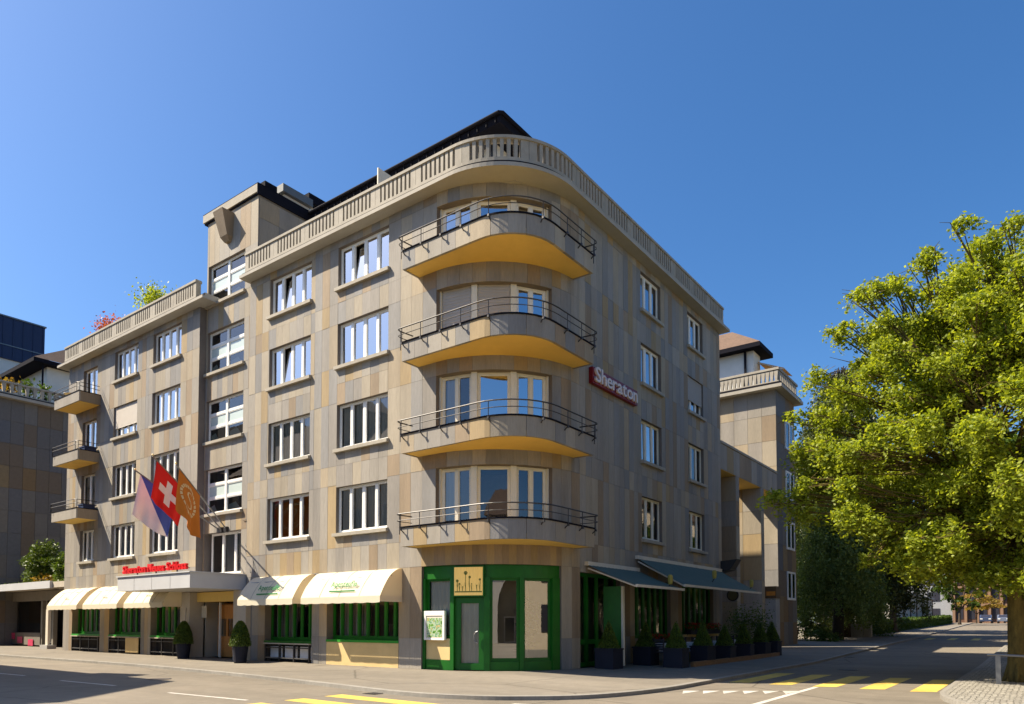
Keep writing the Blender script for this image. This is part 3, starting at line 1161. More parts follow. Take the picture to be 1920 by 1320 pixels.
# menu board in the left bay
mbd = thing('menu_board', 'white framed menu board with green pictures beside the corner door', 'sign', (-3.52, .04, 1.0))
q = MB()
q.box(-.46, .46, -.02, .08, 0, .06, M_white); q.box(-.46, .46, -.02, .08, .82, .98, M_white)
q.box(-.46, -.38, -.018, .08, .06, .82, M_white); q.box(.38, .46, -.018, .08, .06, .82, M_white)
q.build('board_frame', mbd)
q = MB()
q.box(-.38, .38, .0, .06, .06, .82, M_ivory)
M_menu = mat('menu_print', (.3, .4, .2), .5, .1)
_n = M_menu.node_tree.nodes; _l = M_menu.node_tree.links
_t = _n.new('ShaderNodeTexNoise'); _t.inputs['Scale'].default_value = 5.5; _t.inputs['Detail'].default_value = 5
_tc = _n.new('ShaderNodeTexCoord'); _l.new(_tc.outputs['Object'], _t.inputs['Vector'])
_r = _n.new('ShaderNodeValToRGB'); _e = _r.color_ramp.elements
_e[0].position = .36; _e[0].color = (.02, .10, .02, 1); _e[1].position = .68; _e[1].color = (.55, .30, .30, 1)
for _p, _c in ((.44, (.16, .34, .06, 1)), (.50, (.45, .50, .38, 1)), (.56, (.08, .26, .14, 1)), (.62, (.42, .38, .10, 1))):
    _k = _e.new(_p); _k.color = _c
_l.new(_t.outputs[0], _r.inputs[0]); _l.new(_r.outputs[0], _n['Principled BSDF'].inputs['Base Color'])
q.box(-.34, .34, -.006, 0, .10, .74, M_menu)
q.build('menu_sheet', mbd)

# tall indoor plant standing behind the corner glass
ip = thing('indoor_palm', 'tall leafy pot plant standing behind the rightmost corner shop glass', 'plant', (-1.22, 2.24, .05))
q = MB(); q.lathe([(.16, 0), (.2, .34)], mat('clay_pot', (.42, .13, .05), .7), n=12); q.build('pot', ip)
q = MB(); q.tube([(0, 0, .3), (.03, 0, 1.3), (0, .05, 2.0)], .025, M_bark); q.build('stem', ip)


def leaf_cloud(pts, size, m, name, parent=None, rnd=None, flat=.5, droop=0.0, **kw):
    """many separate leaf-sized quads; pts n x 3"""
    rs = np.random.RandomState(rnd or 1)
    pts = np.asarray(pts, dtype=np.float64)
    n = len(pts)
    a = rs.normal(size=(n, 3)); a[:, 2] *= flat; a[:, 2] -= droop
    a /= np.linalg.norm(a, axis=1)[:, None]
    b = rs.normal(size=(n, 3))
    b -= a * np.sum(a * b, 1)[:, None]
    b /= np.linalg.norm(b, axis=1)[:, None]
    sz = size * rs.uniform(.65, 1.35, n)[:, None]
    v = np.empty((n, 4, 3))
    v[:, 0] = pts - a * sz * .5
    v[:, 1] = pts + b * sz * .30
    v[:, 2] = pts + a * sz * .5
    v[:, 3] = pts - b * sz * .30
    me = bpy.data.meshes.new(name)
    me.vertices.add(n * 4); me.loops.add(n * 4); me.polygons.add(n)
    me.vertices.foreach_set('co', v.astype(np.float32).ravel())
    me.loops.foreach_set('vertex_index', np.arange(n * 4, dtype=np.int32))
    me.polygons.foreach_set('loop_start', np.arange(0, n * 4, 4, dtype=np.int32))
    me.polygons.foreach_set('loop_total', np.full(n, 4, dtype=np.int32))
    me.materials.append(m)
    me.update(calc_edges=True)
    return link(name, me, parent, **kw)


rs = np.random.RandomState(2)
pts = [(np.clip(rs.normal() * .2, -.35, .35), np.clip(rs.normal() * .2, -.35, .35), 1.5 + rs.normal() * .35) for _ in range(220)]
leaf_cloud(pts, .26, L_mid, 'foliage', ip, 4, .4, .4)
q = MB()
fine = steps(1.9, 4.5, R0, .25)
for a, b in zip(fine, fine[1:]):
    q.face([P(a, -1.62, .02), P(b, -1.62, .02), P(b, -1.62, 3.4), P(a, -1.62, 3.4)], mat('lit_interior_cream', (.82, .70, .44), .9, .1, 1))  # cream sheet added behind the glass to mimic a lit interior
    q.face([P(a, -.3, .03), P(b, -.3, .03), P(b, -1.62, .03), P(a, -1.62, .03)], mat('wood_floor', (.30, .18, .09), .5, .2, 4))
q.build('interior_backing', hotel)

# ---- left main block: two shop windows
for (x0, x1, sill_z) in ((-9.04, -5.16, .95), (-12.99, -9.93, .85)):
    cx, ww = (x0 + x1) / 2, x1 - x0
    f, pans = window_meshes(ww, 3.3 - sill_z, 8 if ww > 3.5 else 6, M_green, .08, .11)
    o = f.build('shop_window', hotel, loc=(cx, .30, sill_z))
    for i, p in enumerate(pans):
        pn = link('pane', pane_mesh(p[1] - p[0], p[3] - p[2], G_shop), o, loc=((p[0] + p[1]) / 2, .04, p[2]))
    c = link('curtain', curtain_mesh(ww * .42, 3.2 - sill_z, M_drape, .05, 3), o, loc=(-ww * .27, .25, .05))
    q = MB(); q.box(-ww / 2, ww / 2, -.34, .0, -.09, -.004, M_greenlit if ww > 3.5 else M_green); q.build('window_ledge', o)
q = MB(); q.box(-9.03, -5.17, -.02, .55, 0, .86, M_yellow); q.build('apron_panel', hotel)


def under_window(x0, x1, z1, extra=None):
    """the dark recess under a shop window with its stone ledge and rack"""
    b = MB()
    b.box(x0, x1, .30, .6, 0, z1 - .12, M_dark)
    b.box(x0 + .02, x1 - .02, -.12, .4, z1 - .14, z1 - .09, M_sill)
    b.build('recess_back', hotel)
    b = MB()
    n = 3
    for k in range(n + 1):
        x = x0 + .1 + (x1 - x0 - .2) * k / n
        b.box(x - .03, x + .03, -.06, .02, .02, z1 - .15, M_iron)
    b.box(x0 + .1, x1 - .1, -.05, .0, .14, .18, M_steel)
    b.box(x0 + .1, x1 - .1, -.05, .0, z1 - .30, z1 - .26, M_iron)
    b.build('iron_rack', hotel)


under_window(-12.98, -9.94, .85)
q = MB()
for k in range(3):
    x = -12.75 + k * .97
    q.box(x, x + .8, .12, .16, .12, .62, mat('pale_board', (.55, .55, .55), .6, .1))
q.build('recess_board', hotel)
for (x0, x1) in ((-22.37, -18.95), (-26.72, -23.32), (-31.14, -27.76)):
    cx, ww = (x0 + x1) / 2, x1 - x0
    f, pans = window_meshes(ww, 3.3 - .95, 6, M_green, .08, .11)
    o = f.build('shop_window', hotel, loc=(cx, .30, .95))
    for i, p in enumerate(pans):
        link('pane', pane_mesh(p[1] - p[0], p[3] - p[2], G_shop), o, loc=((p[0] + p[1]) / 2, .04, p[2]))
    link('curtain', curtain_mesh(ww * .4, 2.25, M_drape, .05, 3), o, loc=(-ww * .25, .25, .05))
    q = MB(); q.box(-ww / 2, ww / 2, -.34, 0, -.09, -.004, M_greenlit); q.build('window_ledge', o)
    under_window(x0 + .01, x1 - .01, .95)
q = MB(); q.box(-24.7, -23.4, -.10, .28, .05, .80, M_yellow); q.build('apron_panel', hotel)
# ---- entrance: portal piers, canopy, doors
q = MB()
q.box(-19.0, -18.2, -.35, .6, 0, 2.96, M_portal)
q.build('portal_pier', hotel)
q = MB(); q.box(-14.9, -13.98, -.25, .6, 0, 2.96, M_portal); q.build('portal_pier', hotel)
q = MB(); q.box(-18.2, -14.9, .0, .6, 2.52, 2.95, M_gold); q.build('lintel_panel', hotel)
q = MB()
q.box(-20.45, -14.40, -2.5, .30, 2.98, 3.60, M_canopy)
q.box(-20.50, -14.35, -2.55, .30, 3.60, 3.65, M_canopy)
for k in range(1, 4):
    x = -20.45 + 6.05 * k / 4
    q.box(x - .008, x + .008, -2.506, -2.49, 3.0, 3.58, M_concrete)
q.build('entrance_canopy', hotel)
q = MB()
q.box(-18.2, -14.9, 1.3, 1.36, 0, 2.5, M_wood)
q.box(-14.95, -14.9, .4, 1.3, 0, 2.52, M_portal); q.box(-18.2, -18.12, .4, 1.3, 0, 2.52, M_portal)
q.build('vestibule', hotel)
for k, x in enumerate((-17.75, -16.15)):
    q = MB()
    q.box(x, x + .12, .78, .86, 0.02, 2.4, M_wood); q.box(x + 1.38, x + 1.5, .78, .86, .02, 2.4, M_wood)
    q.box(x + .12, x + 1.38, .78, .86, .02, .95, M_wood); q.box(x + .12, x + 1.38, .78, .86, 1.75, 2.4, M_wood)
    q.box(x + .68, x + .80, .78, .86, .95, 1.75, M_wood)
    dr = q.build('entrance_door', hotel)
    q = MB(); q.face([(x + .12, .82, .95), (x + .68, .82, .95), (x + .68, .82, 1.75), (x + .12, .82, 1.75)], G_win); q.build('pane', dr)
    q = MB(); q.face([(x + .80, .82, .95), (x + 1.38, .82, .95), (x + 1.38, .82, 1.75), (x + .80, .82, 1.75)], G_win); q.build('pane', dr)
    q = MB(); q.tube([(x + (1.44 if k == 0 else .06), .72, .9), (x + (1.44 if k == 0 else .06), .72, 1.3)], .022, M_steel); q.build('handle', dr)
q = MB(); q.box(-17.3, -17.22, .55, .63, 0, 2.5, M_white); q.build('glass_screen_post', hotel)
pq = thing('wall_plaque', 'small pale plaque on the inner entrance pier', 'sign', (-17.9, .2, 1.8))
q = MB(); q.box(-.2, .2, -.03, 0, 0, .55, M_ivory); q.build('plaque_plate', pq)
bl = thing('bell_lantern', 'small brass topped white lantern fixed to the grey entrance pier', 'lamp', (-18.35, -.45, .85))
q = MB(); q.lathe([(.04, 0), (.10, .06), (.09, .30), (.12, .34), (.07, .55)], M_white, n=10); q.build('lantern_body', bl)
q = MB(); q.lathe([(.08, .55), (.10, .60), (.03, .72)], mat('brass', (.5, .33, .08), .35, .1, metal=.8), n=10); q.build('lantern_cap', bl)
q = MB(); q.tube([(0, 0, .70), (-.02, .02, 1.1), (-.12, .09, 1.4)], .012, M_steel); q.build('bracket', bl)

# red letters on the canopy front
ls = thing('canopy_lettering', 'red three-dimensional letters standing along the front edge of the entrance canopy', 'sign', (-20.1, -2.42, 3.76))
tm, tw_ = text_meshes('Sheraton Neues Schloss', .46, .10, .014, .05)
sc = 5.35 / tw_
M_neon = mat('letter_red', (.62, .012, .015), .4, .04)
for me, x in tm:
    me.materials.append(M_neon)
    o = link('letter', me, ls, loc=(x * sc, 0, 0)); o.scale = (sc, 1, 1)
q = MB()
q.box(0, 5.35, .06, .10, .02, .05, M_iron)
for x in (1.1, 2.7, 4.4):
    q.box(x, x + .05, .06, .10, -.12, .02, M_iron)
q.build('letter_rail', ls)

# red wall sign on the shaded side
ws = thing('wall_sign', 'dark red sign with raised white letters on the shaded stone side wall', 'sign', (.03, 4.30, 10.22), RZ)
q = MB(); q.box(0, 3.52, -.16, 0, -.02, .56, M_red)
ws_b = q.build('sign_board', ws)
tm, tw_ = text_meshes('Sheraton', .76, .08, .010, .04)
sc = 3.3 / tw_
for me, x in tm:
    me.materials.append(M_letter)
    o = link('letter', me, ws, loc=(.1 + x * sc, -.20, .06)); o.scale = (sc, 1, 1)

# ---- cream barrel awnings
awn_lbl = ['cream barrel awning farthest along the facade, by the pavilion', 'cream barrel awning between two others under the canopy end', 'cream barrel awning next to the entrance, partly under its canopy',
           'narrower cream awning with green lettering right beside the entrance portal', 'widest cream awning with green lettering nearest the rounded corner']
M_awntxt = mat('awning_print_green', (.03, .22, .06), .8, .05)
M_awngrey = mat('awning_print_grey', (.55, .52, .45), .8, .05)
for k, (x0, x1, pr_) in enumerate(((-31.3, -27.6, 1.25), (-26.9, -23.2, 1.25), (-22.5, -18.9, 1.25), (-13.35, -9.75, 1.05), (-9.25, -5.0, 1.05))):
    t = thing('barrel_awning', awn_lbl[k], 'awning', ((x0 + x1) / 2, 0, 2.5), group='cream awnings along the facade')
    w = (x1 - x0) / 2
    H = .98

    def prof(v):
        return -pr_ * v ** .80, H * (1 - v ** 1.75)
    q = MB()
    def fab(u, v, sag=.0):
        y, z = prof(v)
        fb_ = (u * nb_) % 1
        s_ = -.045 * math.sin(math.pi * fb_) * math.sin(math.pi * min(1, v * 1.05)) + .012 * math.sin(u * 41 + v * 9) * v * (1 - v) * 3
        return (-w + 2 * w * u, y - s_ * .4, z + s_)
    nb_ = 4
    q.grid(fab, 48, 14, M_awn)
    q.build('canvas', t, smooth=True)
    q = MB()
    q.grid(lambda u, v: (-w + 2 * w * u, -pr_ - .01, -.22 * v - (.02 * abs(math.sin(u * 22)) if v == 1 else 0)), 66, 1, M_awn)
    q.build('valance', t)
    for sx in (-1, 1):
        q = MB()
        pts = [(sx * w * .998, *prof(v / 12)) for v in range(13)]
        q.face([(sx * w * .998, -.01, 0)] + [p for p in pts], M_awn)
        q.box(sx * w - .006, sx * w + .006, -pr_, -.01, -.20, 0, M_awn)
        q.build('side_panel', t)
    q = MB()
    for k_ in range(1, nb_):
        x_ = -w + 2 * w * k_ / nb_
        sm = MB(); sm.tube([(x_, prof(v_ / 10)[0] - .004, prof(v_ / 10)[1] + .004) for v_ in range(11)], .007, M_sill, 4); sm.build('seam', t)
    for v in (0.02, .45, .98):
        y, z = prof(v)
        q.tube([(-w, y + .03, z - .03), (w, y + .03, z - .03)], .018, M_steel, 5)
    q.build('awning_frame', t)
    # printing
    txt, sz, mm = (('Apenteufle', .30, M_awntxt) if k > 2 else ('BISTRO', .14, M_awngrey))
    tm, tw_ = text_meshes(txt, sz, .004, .004, .06)
    pm = MB()
    for me, x in tm:
        me.materials.append(mm)
        yb, zb = prof(.78)
        y2, z2 = prof(.55)
        sl = math.atan2(yb - y2, z2 - zb)
        o = link('print', me, t, loc=(x - tw_ / 2 + .1, yb - .06, zb + .02))
        o.rotation_euler = (-abs(sl) * .55, 0, 0)
    if k > 2:
        q = MB(); yb, zb = prof(.88)
        q.box(-tw_ / 2 + .1, tw_ / 2 + .1, yb - .045, yb - .04, zb - .02, zb + .03, M_awntxt)
        q.build('print', t)

# ---- flags on three poles
flag_specs = [('white_blue_flag', 'white and blue diagonal flag on the leftmost of the three poles', (-17.55, -3.0, 7.85), 'zh'),
              ('red_cross_flag', 'red flag with a white cross on the middle of the three poles', (-16.2, -3.0, 8.25), 'ch'),
              ('orange_flag', 'orange flag with a cream ring emblem on the pole nearest the rounded corner', (-14.45, -3.0, 7.70), 'or')]
for nm, lb, tip, kind in flag_specs:
    base = Vector((-16.7 + (.35 if kind == 'or' else (-.2 if kind == 'zh' else 0)), .28, 5.75))
    tip = Vector(tip)
    t = thing(nm, lb, 'flag', base, group='flags above the entrance')
    d = (base - tip).normalized()
    q = MB(); q.tube([(0, 0, 0), tuple(tip - base + (tip - base).normalized() * .25)], .03, M_steel, 6); q.build('pole', t)
    q = MB(); q.lathe([(.02, 0), (.05, .04), (.02, .09)], M_gold, tuple(tip - base + (tip - base).normalized() * .25), 8); q.build('finial', t)
    q = MB(); q.box(-.1, .1, -.10, .05, -.12, .12, M_iron); q.build('bracket', t)
    top = tip - base
    drop = {'zh': Vector((-.55, -.05, -1.65)), 'ch': Vector((-.42, -.05, -1.5)), 'or': Vector((.02, -.05, -1.75))}[kind]
    hoist = d * {'zh': 1.7, 'ch': 1.75, 'or': 1.75}[kind]
    nrm = hoist.cross(drop).normalized()
    if nrm.y > 0:
        nrm = -nrm

    def F(u, v, off=0.0, kind=kind, top=top, drop=drop, hoist=hoist, nrm=nrm):
        # u along the pole from the tip, v downwards
        p = top + hoist * u + drop * v
        wv = .10 * math.sin(u * 9 + v * 2.2) * v + .05 * math.sin(u * 19 + 1 - v) * v
        if kind == 'or':
            p += Vector((.25 * v * u * (1 - u), 0, -.25 * v * (1 - abs(u - .62) * 1.6) + .3 * v * max(0, .35 - u)))
        if kind == 'zh':
            p += Vector((0, 0, -.10 * v * math.sin(u * 3.1)))
        return p + nrm * (off + wv)
    N = 24
    if kind == 'ch':
        q = MB(); q.grid(lambda u, v: F(u, v), N, N, M_flagred); q.build('cloth', t, smooth=True)
        for off in (.008, -.008):
            q = MB()
            q.grid(lambda u, v: F(.2 + .6 * u, .41 + .18 * v, off), 12, 4, M_flagwhite)
            q.grid(lambda u, v: F(.41 + .18 * u, .2 + .21 * v, off), 4, 4, M_flagwhite)
            q.grid(lambda u, v: F(.41 + .18 * u, .59 + .21 * v, off), 4, 4, M_flagwhite)
            q.build('white_cross', t, smooth=True)
    elif kind == 'zh':
        q = MB(); q.grid(lambda u, v: F(u * v, v), N, N, M_flagwhite); q.build('cloth', t, smooth=True)
        q = MB(); q.grid(lambda u, v: F(1 - u * (1 - v), v), N, N, M_flagblue); q.build('blue_half', t, smooth=True)
    else:
        q = MB(); q.grid(lambda u, v: F(u, v), N, N, M_flagorange); q.build('cloth', t, smooth=True)
        M_emb = mat('emblem_cream', (.66, .50, .28), .8, .05)
        for off in (.008, -.008):
            q = MB()
            for k in range(20):
                a0, a1 = k / 20 * 2 * math.pi, (k + .72) / 20 * 2 * math.pi
                q.face([F(.47 + .36 * math.cos(a0), .42 + .30 * math.sin(a0), off), F(.47 + .36 * math.cos(a1), .42 + .30 * math.sin(a1), off),
                        F(.47 + .29 * math.cos(a1 + .1), .42 + .24 * math.sin(a1 + .1), off), F(.47 + .29 * math.cos(a0 + .1), .42 + .24 * math.sin(a0 + .1), off)], M_emb)
            S = [(.58, .28), (.5, .24), (.42, .27), (.40, .34), (.47, .41), (.53, .47), (.53, .55), (.45, .60), (.36, .56)]
            for a, b in zip(S, S[1:]):
                q.face([F(a[0] - .025, a[1], off), F(a[0] + .025, a[1], off), F(b[0] + .025, b[1], off), F(b[0] - .025, b[1], off)], M_emb)
            q.build('emblem', t)
# stay cables and brackets round the flag poles
cb = thing('cable_stays', 'thin dark stays and rods fixed beside the entrance window below the flags', 'cable', (-14.6, .28, 6.0))
for a, b in (((-.05, 0, 1.1), (.55, -.3, -2.3)), ((-.05, 0, -.25), (1.0, -.4, -2.3)), ((-.35, 0, -1.0), (.9, -.3, -2.3)), ((-.3, 0, -1.3), (.6, -.3, -2.3)), ((-.5, 0, .05), (.15, 0, .12))):
    q = MB(); q.tube([a, b], .014, M_iron, 5); q.build('rod', cb)

# ================================================================== SHADED SIDE: terrace
def gz(x, y):
    """top of the hotel's pavement at a point beside the building"""
    return max(0.0, zr(y) + .12)


# side windows and doors of the restaurant
for (y0, y1, z0, z1, n, fm, ledge) in ((3.65, 6.6, .02, 3.35, 4, M_green, 0), (7.8, 11.2, .95, 3.3, 6, M_green, 0), (12.4, 16.2, 1.05, 3.3, 6, M_green, 1)):
    ww = y1 - y0
    f, pans = window_meshes(ww, z1 - z0, n, fm, .09, .16, transom=(.25, ) if z0 < .5 else ())
    o = f.build('shop_window', hotel, loc=(-.16, (y0 + y1) / 2, z0)); o.rotation_euler = (0, 0, RZ)
    for p in pans:
        link('pane', pane_mesh(p[1] - p[0], p[3] - p[2], G_shop), o, loc=((p[0] + p[1]) / 2, .04, p[2]))
    for k in range(1 if z0 < .5 else 0):
        link('curtain', curtain_mesh(ww * (.10 if k else .14), z1 - z0 - .1, M_drape, .04, k), o, loc=(-ww * .36 + k * ww * .58, .22, .05))
    if ledge:
        q = MB(); q.box(-ww / 2, ww / 2, -.40, 0, -.10, -.01, M_yellow); q.build('window_ledge', o)
# open leaf of the side door
q = MB(); q.hexa([(.02, 5.30, .03), (.06, 5.22, .03), (.72, 5.36, .03), (.70, 5.43, .03), (.02, 5.30, 2.9), (.06, 5.22, 2.9), (.72, 5.36, 2.9), (.70, 5.43, 2.9)], M_green)
q.box(.72, .80, 5.34, 5.45, .03, 2.9, M_cream)
q.build('open_door_leaf', hotel)

# green sloping awnings
for k, (y0, y1, zt, zf, pj_, lb) in enumerate(((4.0, 7.95, 3.62, 2.86, 2.0, 'shorter grey green awning over the side door, nearer the rounded corner'), (7.9, 17.0, 4.12, 3.02, 2.05, 'long grey green awning sloping over the terrace tables'))):
    t = thing('sloping_awning', lb, 'awning', (0, (y0 + y1) / 2, zf), group='green awnings over the terrace')
    hw = (y1 - y0) / 2
    dz = zt - zf
    q = MB()
    n = 14
    q.grid(lambda u, v: (.12 + (pj_ - .12) * v, -hw + 2 * hw * u, dz * (1 - v) - .05 * math.sin(v * math.pi) + .008 * math.sin(u * n * 6.3)), 48, 8, M_awng)
    q.build('canvas', t, smooth=True)
    q = MB(); q.box(.02, .16, -hw - .05, hw + .05, dz - .02, dz + .12, M_ivory); q.build('cassette', t)
    q = MB(); q.box(pj_ - .03, pj_ + .05, -hw, hw, -.07, .02, M_ivory); q.build('front_bar', t)
    for sy in (-1, 1):
        q = MB(); q.tube([(.1, sy * (hw - .05), dz - .12), (pj_, sy * (hw - .05), -.06)], .03, M_ivory, 6); q.build('arm', t)
for k, (y, z, x, lb) in enumerate(((7.3, 3.02, 1.75, 'small yellowish spot lamp on the front bar of the shorter green awning'), (12.2, 3.48, 1.6, 'small yellowish spot lamp halfway along the long green awning'), (16.6, 3.28, 1.75, 'small yellowish spot lamp at the far end of the long green awning'))):
    t = thing('spot_lamp', lb, 'lamp', (x, y, z), group='spot lamps on the green awnings')
    q = MB(); q.lathe([(.07, 0), (.10, .10), (.10, .30), (.06, .36)], mat('lamp_yellow', (.34, .28, .06), .5), n=10); q.build('lamp_body', t)
    q = MB(); q.tube([(0, 0, .02), (-.1, 0, -.15)], .02, M_iron); q.build('bracket', t)
t = thing('flood_light', 'black box floodlight on a bracket at the far end of the side wall', 'lamp', (.0, 17.55, 4.1))
q = MB(); q.hexa([(.0, -.35, 0), (.5, -.35, .1), (.5, .35, .1), (0, .35, 0), (.0, -.35, .55), (.85, -.35, .62), (.85, .35, .62), (0, .35, .55)], M_iron); q.build('lamp_housing', t)
q = MB(); q.box(.5, .52, -.3, .3, .12, .5, M_steel); q.build('glass_front', t)
t = thing('round_sign', 'small round dark hanging sign beyond the long green awning', 'sign', (.45, 17.7, 2.95))
q = MB()
q.prism([(.30 * math.cos(a * math.pi / 10), .30 * math.sin(a * math.pi / 10)) for a in range(20)], -.04, .04, M_iron, 'y'); q.build('disc', t)
q = MB(); q.prism([(.24 * math.cos(a * math.pi / 10), .24 * math.sin(a * math.pi / 10)) for a in range(20)], -.055, -.04, mat('sign_olive', (.12, .11, .05), .5), 'y'); q.build('sign_face', t)
q = MB(); q.tube([(-.45, 0, .36), (0, 0, .36), (0, 0, .28)], .015, M_iron); q.build('hanger', t)

# timber terrace deck
dk = thing('terrace_deck', 'low brown timber edge of the restaurant terrace', 'deck', (1.2, 12.8, 0))
for k in range(4):
    y0 = 7.45 + k * 2.65
    z = gz(1, y0 + 1.3)
    q = MB(); q.box(2.45 - 1.2, 2.60 - 1.2, y0 - 12.8, y0 + 2.63 - 12.8, z - .1, z + .13, mat('deck_wood', (.22, .12, .05), .7, .25, 5, stretch=(5, .6, 5))); q.build('edge_board', dk)

# planters with clipped cones
def cone_points(n, r, h, seed, round_top=False):
    rs = np.random.RandomState(seed)
    z = 1 - np.sqrt(rs.uniform(0, 1, n)) if not round_top else rs.uniform(0, 1, n)
    rr = r * ((1 - z) if not round_top else np.sqrt(np.clip(1 - z ** 1.9, 0, 1)) * (.92 - .18 * z))
    rr = rr * (1 + .07 * rs.normal(size=n)) + .02
    a = rs.uniform(0, 2 * math.pi, n)
    return np.stack([rr * np.cos(a), rr * np.sin(a), z * h + rs.normal(size=n) * .015], 1)


def cone_core(r, h, m, round_top=False):
    q = MB()
    k = 8
    if round_top:
        prof = [(r * .9 * math.sqrt(max(.001, 1 - (i / k) ** 1.9)) * (.92 - .18 * i / k) + .002, h * i / k * .97) for i in range(k + 1)]
    else:
        prof = [(r * .88 * (1 - i / k) + .004, h * i / k * .97) for i in range(k + 1)]
    q.lathe(prof, m, n=12)
    return q


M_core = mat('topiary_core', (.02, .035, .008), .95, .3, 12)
pl0 = thing('planter', 'x', 'planter')
q = MB(); q.box(-.36, .36, -.36, .36, 0, .66, M_pot); q.box(-.39, .39, -.39, .39, .66, .71, M_pot); q.box(-.33, .33, -.33, .33, .711, .72, M_soil); q.build('planter_box', pl0)
cone_core(.34, .95, M_core).build('topiary_core', pl0, loc=(0, 0, .70))
leaf_cloud(cone_points(2600, .34, .95, 1), .055, L_topiary, 'foliage', pl0, 1, .6, loc=(0, 0, .72))
pls = [(.75, 4.35, 'dark planter with a clipped cone beside the side door, nearest the rounded corner'), (.85, 7.05, 'dark planter with a clipped cone against the pier between side door and window'),
       (2.2, 6.75, 'dark planter with a clipped cone at the near end of the terrace'), (2.2, 9.3, 'dark planter with a clipped cone second along the terrace edge'),
       (2.2, 11.7, 'dark planter with a clipped cone third along the terrace edge'), (2.2, 14.1, 'dark planter with a clipped cone fourth along the terrace edge'),
       (2.2, 16.4, 'dark planter with a clipped cone fifth along the terrace edge'), (2.2, 18.2, 'dark planter with a clipped cone at the far end of the terrace')]
for k, (x, y, lb) in enumerate(pls):
    z = gz(x, y) - (.06 if x > 2 else .02)
    if k == 0:
        o = pl0; o.location = (x, y, z); o['label'] = lb; o['group'] = 'planters round the terrace'
    else:
        o = copy_thing(pl0, (x, y, z), R(k * 37 % 11 - 5), lb, 'planters round the terrace')
        o.scale = (1, 1, .95 + .03 * (k % 4))
# two taller shrubs at the terrace's far end
for k, (x, y) in enumerate(((.75, 17.9), (1.45, 18.4))):
    t = thing('terrace_shrub', ('loose tall shrub in a pot under the floodlight' if k == 0 else 'loose tall shrub in a pot in front of the lit stone fin'), 'shrub', (x, y, gz(x, y)), group='tall shrubs at the end of the terrace')
    q = MB(); q.lathe([(.28, 0), (.36, .6)], M_pot, n=12); q.build('pot', t)
    rs = np.random.RandomState(k + 30)
    pts = rs.normal(size=(1500, 3)) * (.32, .32, .5) + (0, 0, 1.35)
    leaf_cloud(pts, .10, L_mid, 'foliage', t, k + 3, .6)
    q = MB(); q.tube([(0, 0, .55), (0, 0, 1.4)], .025, M_bark); q.build('stem', t)

# tables and chairs
tb0 = thing('terrace_table', 'x', 'table')
q = MB(); q.box(-.40, .40, -.42, .42, .72, .75, M_chairwood); q.build('tabletop', tb0)
for sx in (-1, 1):
    for sy in (-1, 1):
        q = MB(); q.box(sx * .34 - .025, sx * .34 + .025, sy * .36 - .025, sy * .36 + .025, 0, .72, M_chairwood); q.build('leg', tb0)
ch0 = thing('terrace_chair', 'x', 'chair')
q = MB(); q.box(-.22, .22, -.22, .22, .43, .47, M_chair); q.build('seat', ch0)
q = MB()
for k in range(5):
    z = .54 + k * .085
    q.box(-.22, .22, .20 + .02 * k / 5, .225 + .02 * k / 5, z, z + .06, M_chair)
q.box(-.23, -.19, .19, .24, .47, .98, M_chair); q.box(.19, .23, .19, .24, .47, .98, M_chair)
q.build('backrest', ch0)
for sx in (-1, 1):
    for sy in (-1, 1):
        q = MB(); q.box(sx * .2 - .02, sx * .2 + .02, sy * .2 - .02, sy * .2 + .02, 0, .43, M_chairwood); q.build('leg', ch0)
places = ['nearest the side door', 'second from the side door', 'third from the side door', 'nearest the far end']
first_t = first_c = True
for k, y in enumerate((7.9, 9.95, 12.75, 15.4)):
    x = 1.35
    z = gz(x, y) + .02
    if first_t:
        tt = tb0; tt.location = (x, y, z); first_t = False
    else:
        tt = copy_thing(tb0, (x, y, z))
    tt['label'] = 'wooden terrace table under a white cloth, ' + places[k]; tt['group'] = 'terrace tables'
    cl = MB()
    cl.box(-.44, .44, -.46, .46, .752, .764, M_cloth)
    for (ax, ay, bx, by) in ((-.44, -.46, .44, -.46), (.44, -.46, .44, .46), (.44, .46, -.44, .46), (-.44, .46, -.44, -.46)):
        cl.grid(lambda u, v, ax=ax, ay=ay, bx=bx, by=by: (ax + (bx - ax) * u + (.02 * math.sin(u * 19) * v) * (1 if ax == bx else 0) * 1, ay + (by - ay) * u + (.02 * math.sin(u * 19) * v) * (1 if ay == by else 0), .757 - (.34 + .05 * math.cos(u * 2 * math.pi)) * v), 14, 2, M_cloth)
    cl.build('tablecloth', None, 'white cloth draped over the terrace table ' + places[k], 'tablecloth', 'white terrace tablecloths', loc=(x, y, z))
    ns = MB(); ns.lathe([(.05, 0), (.06, .06), (.02, .16)], M_cloth, n=8)
    ns.build('folded_napkin', None, 'folded white napkin standing on the cloth ' + places[k], 'napkin', 'napkins on the terrace tables', loc=(x + .2, y + .15, z + .762))
    for dy, rzc, nm in ((-.60, math.pi, 'near'), (.62, 0, 'far')):
        if first_c:
            c = ch0; c.location = (x, y + dy, z); c.rotation_euler = (0, 0, rzc); first_c = False
        else:
            c = copy_thing(ch0, (x, y + dy, z), rzc)
        c['label'] = 'dark slat-backed chair on the %s side of the terrace table %s' % (nm, places[k]); c['group'] = 'terrace chairs'

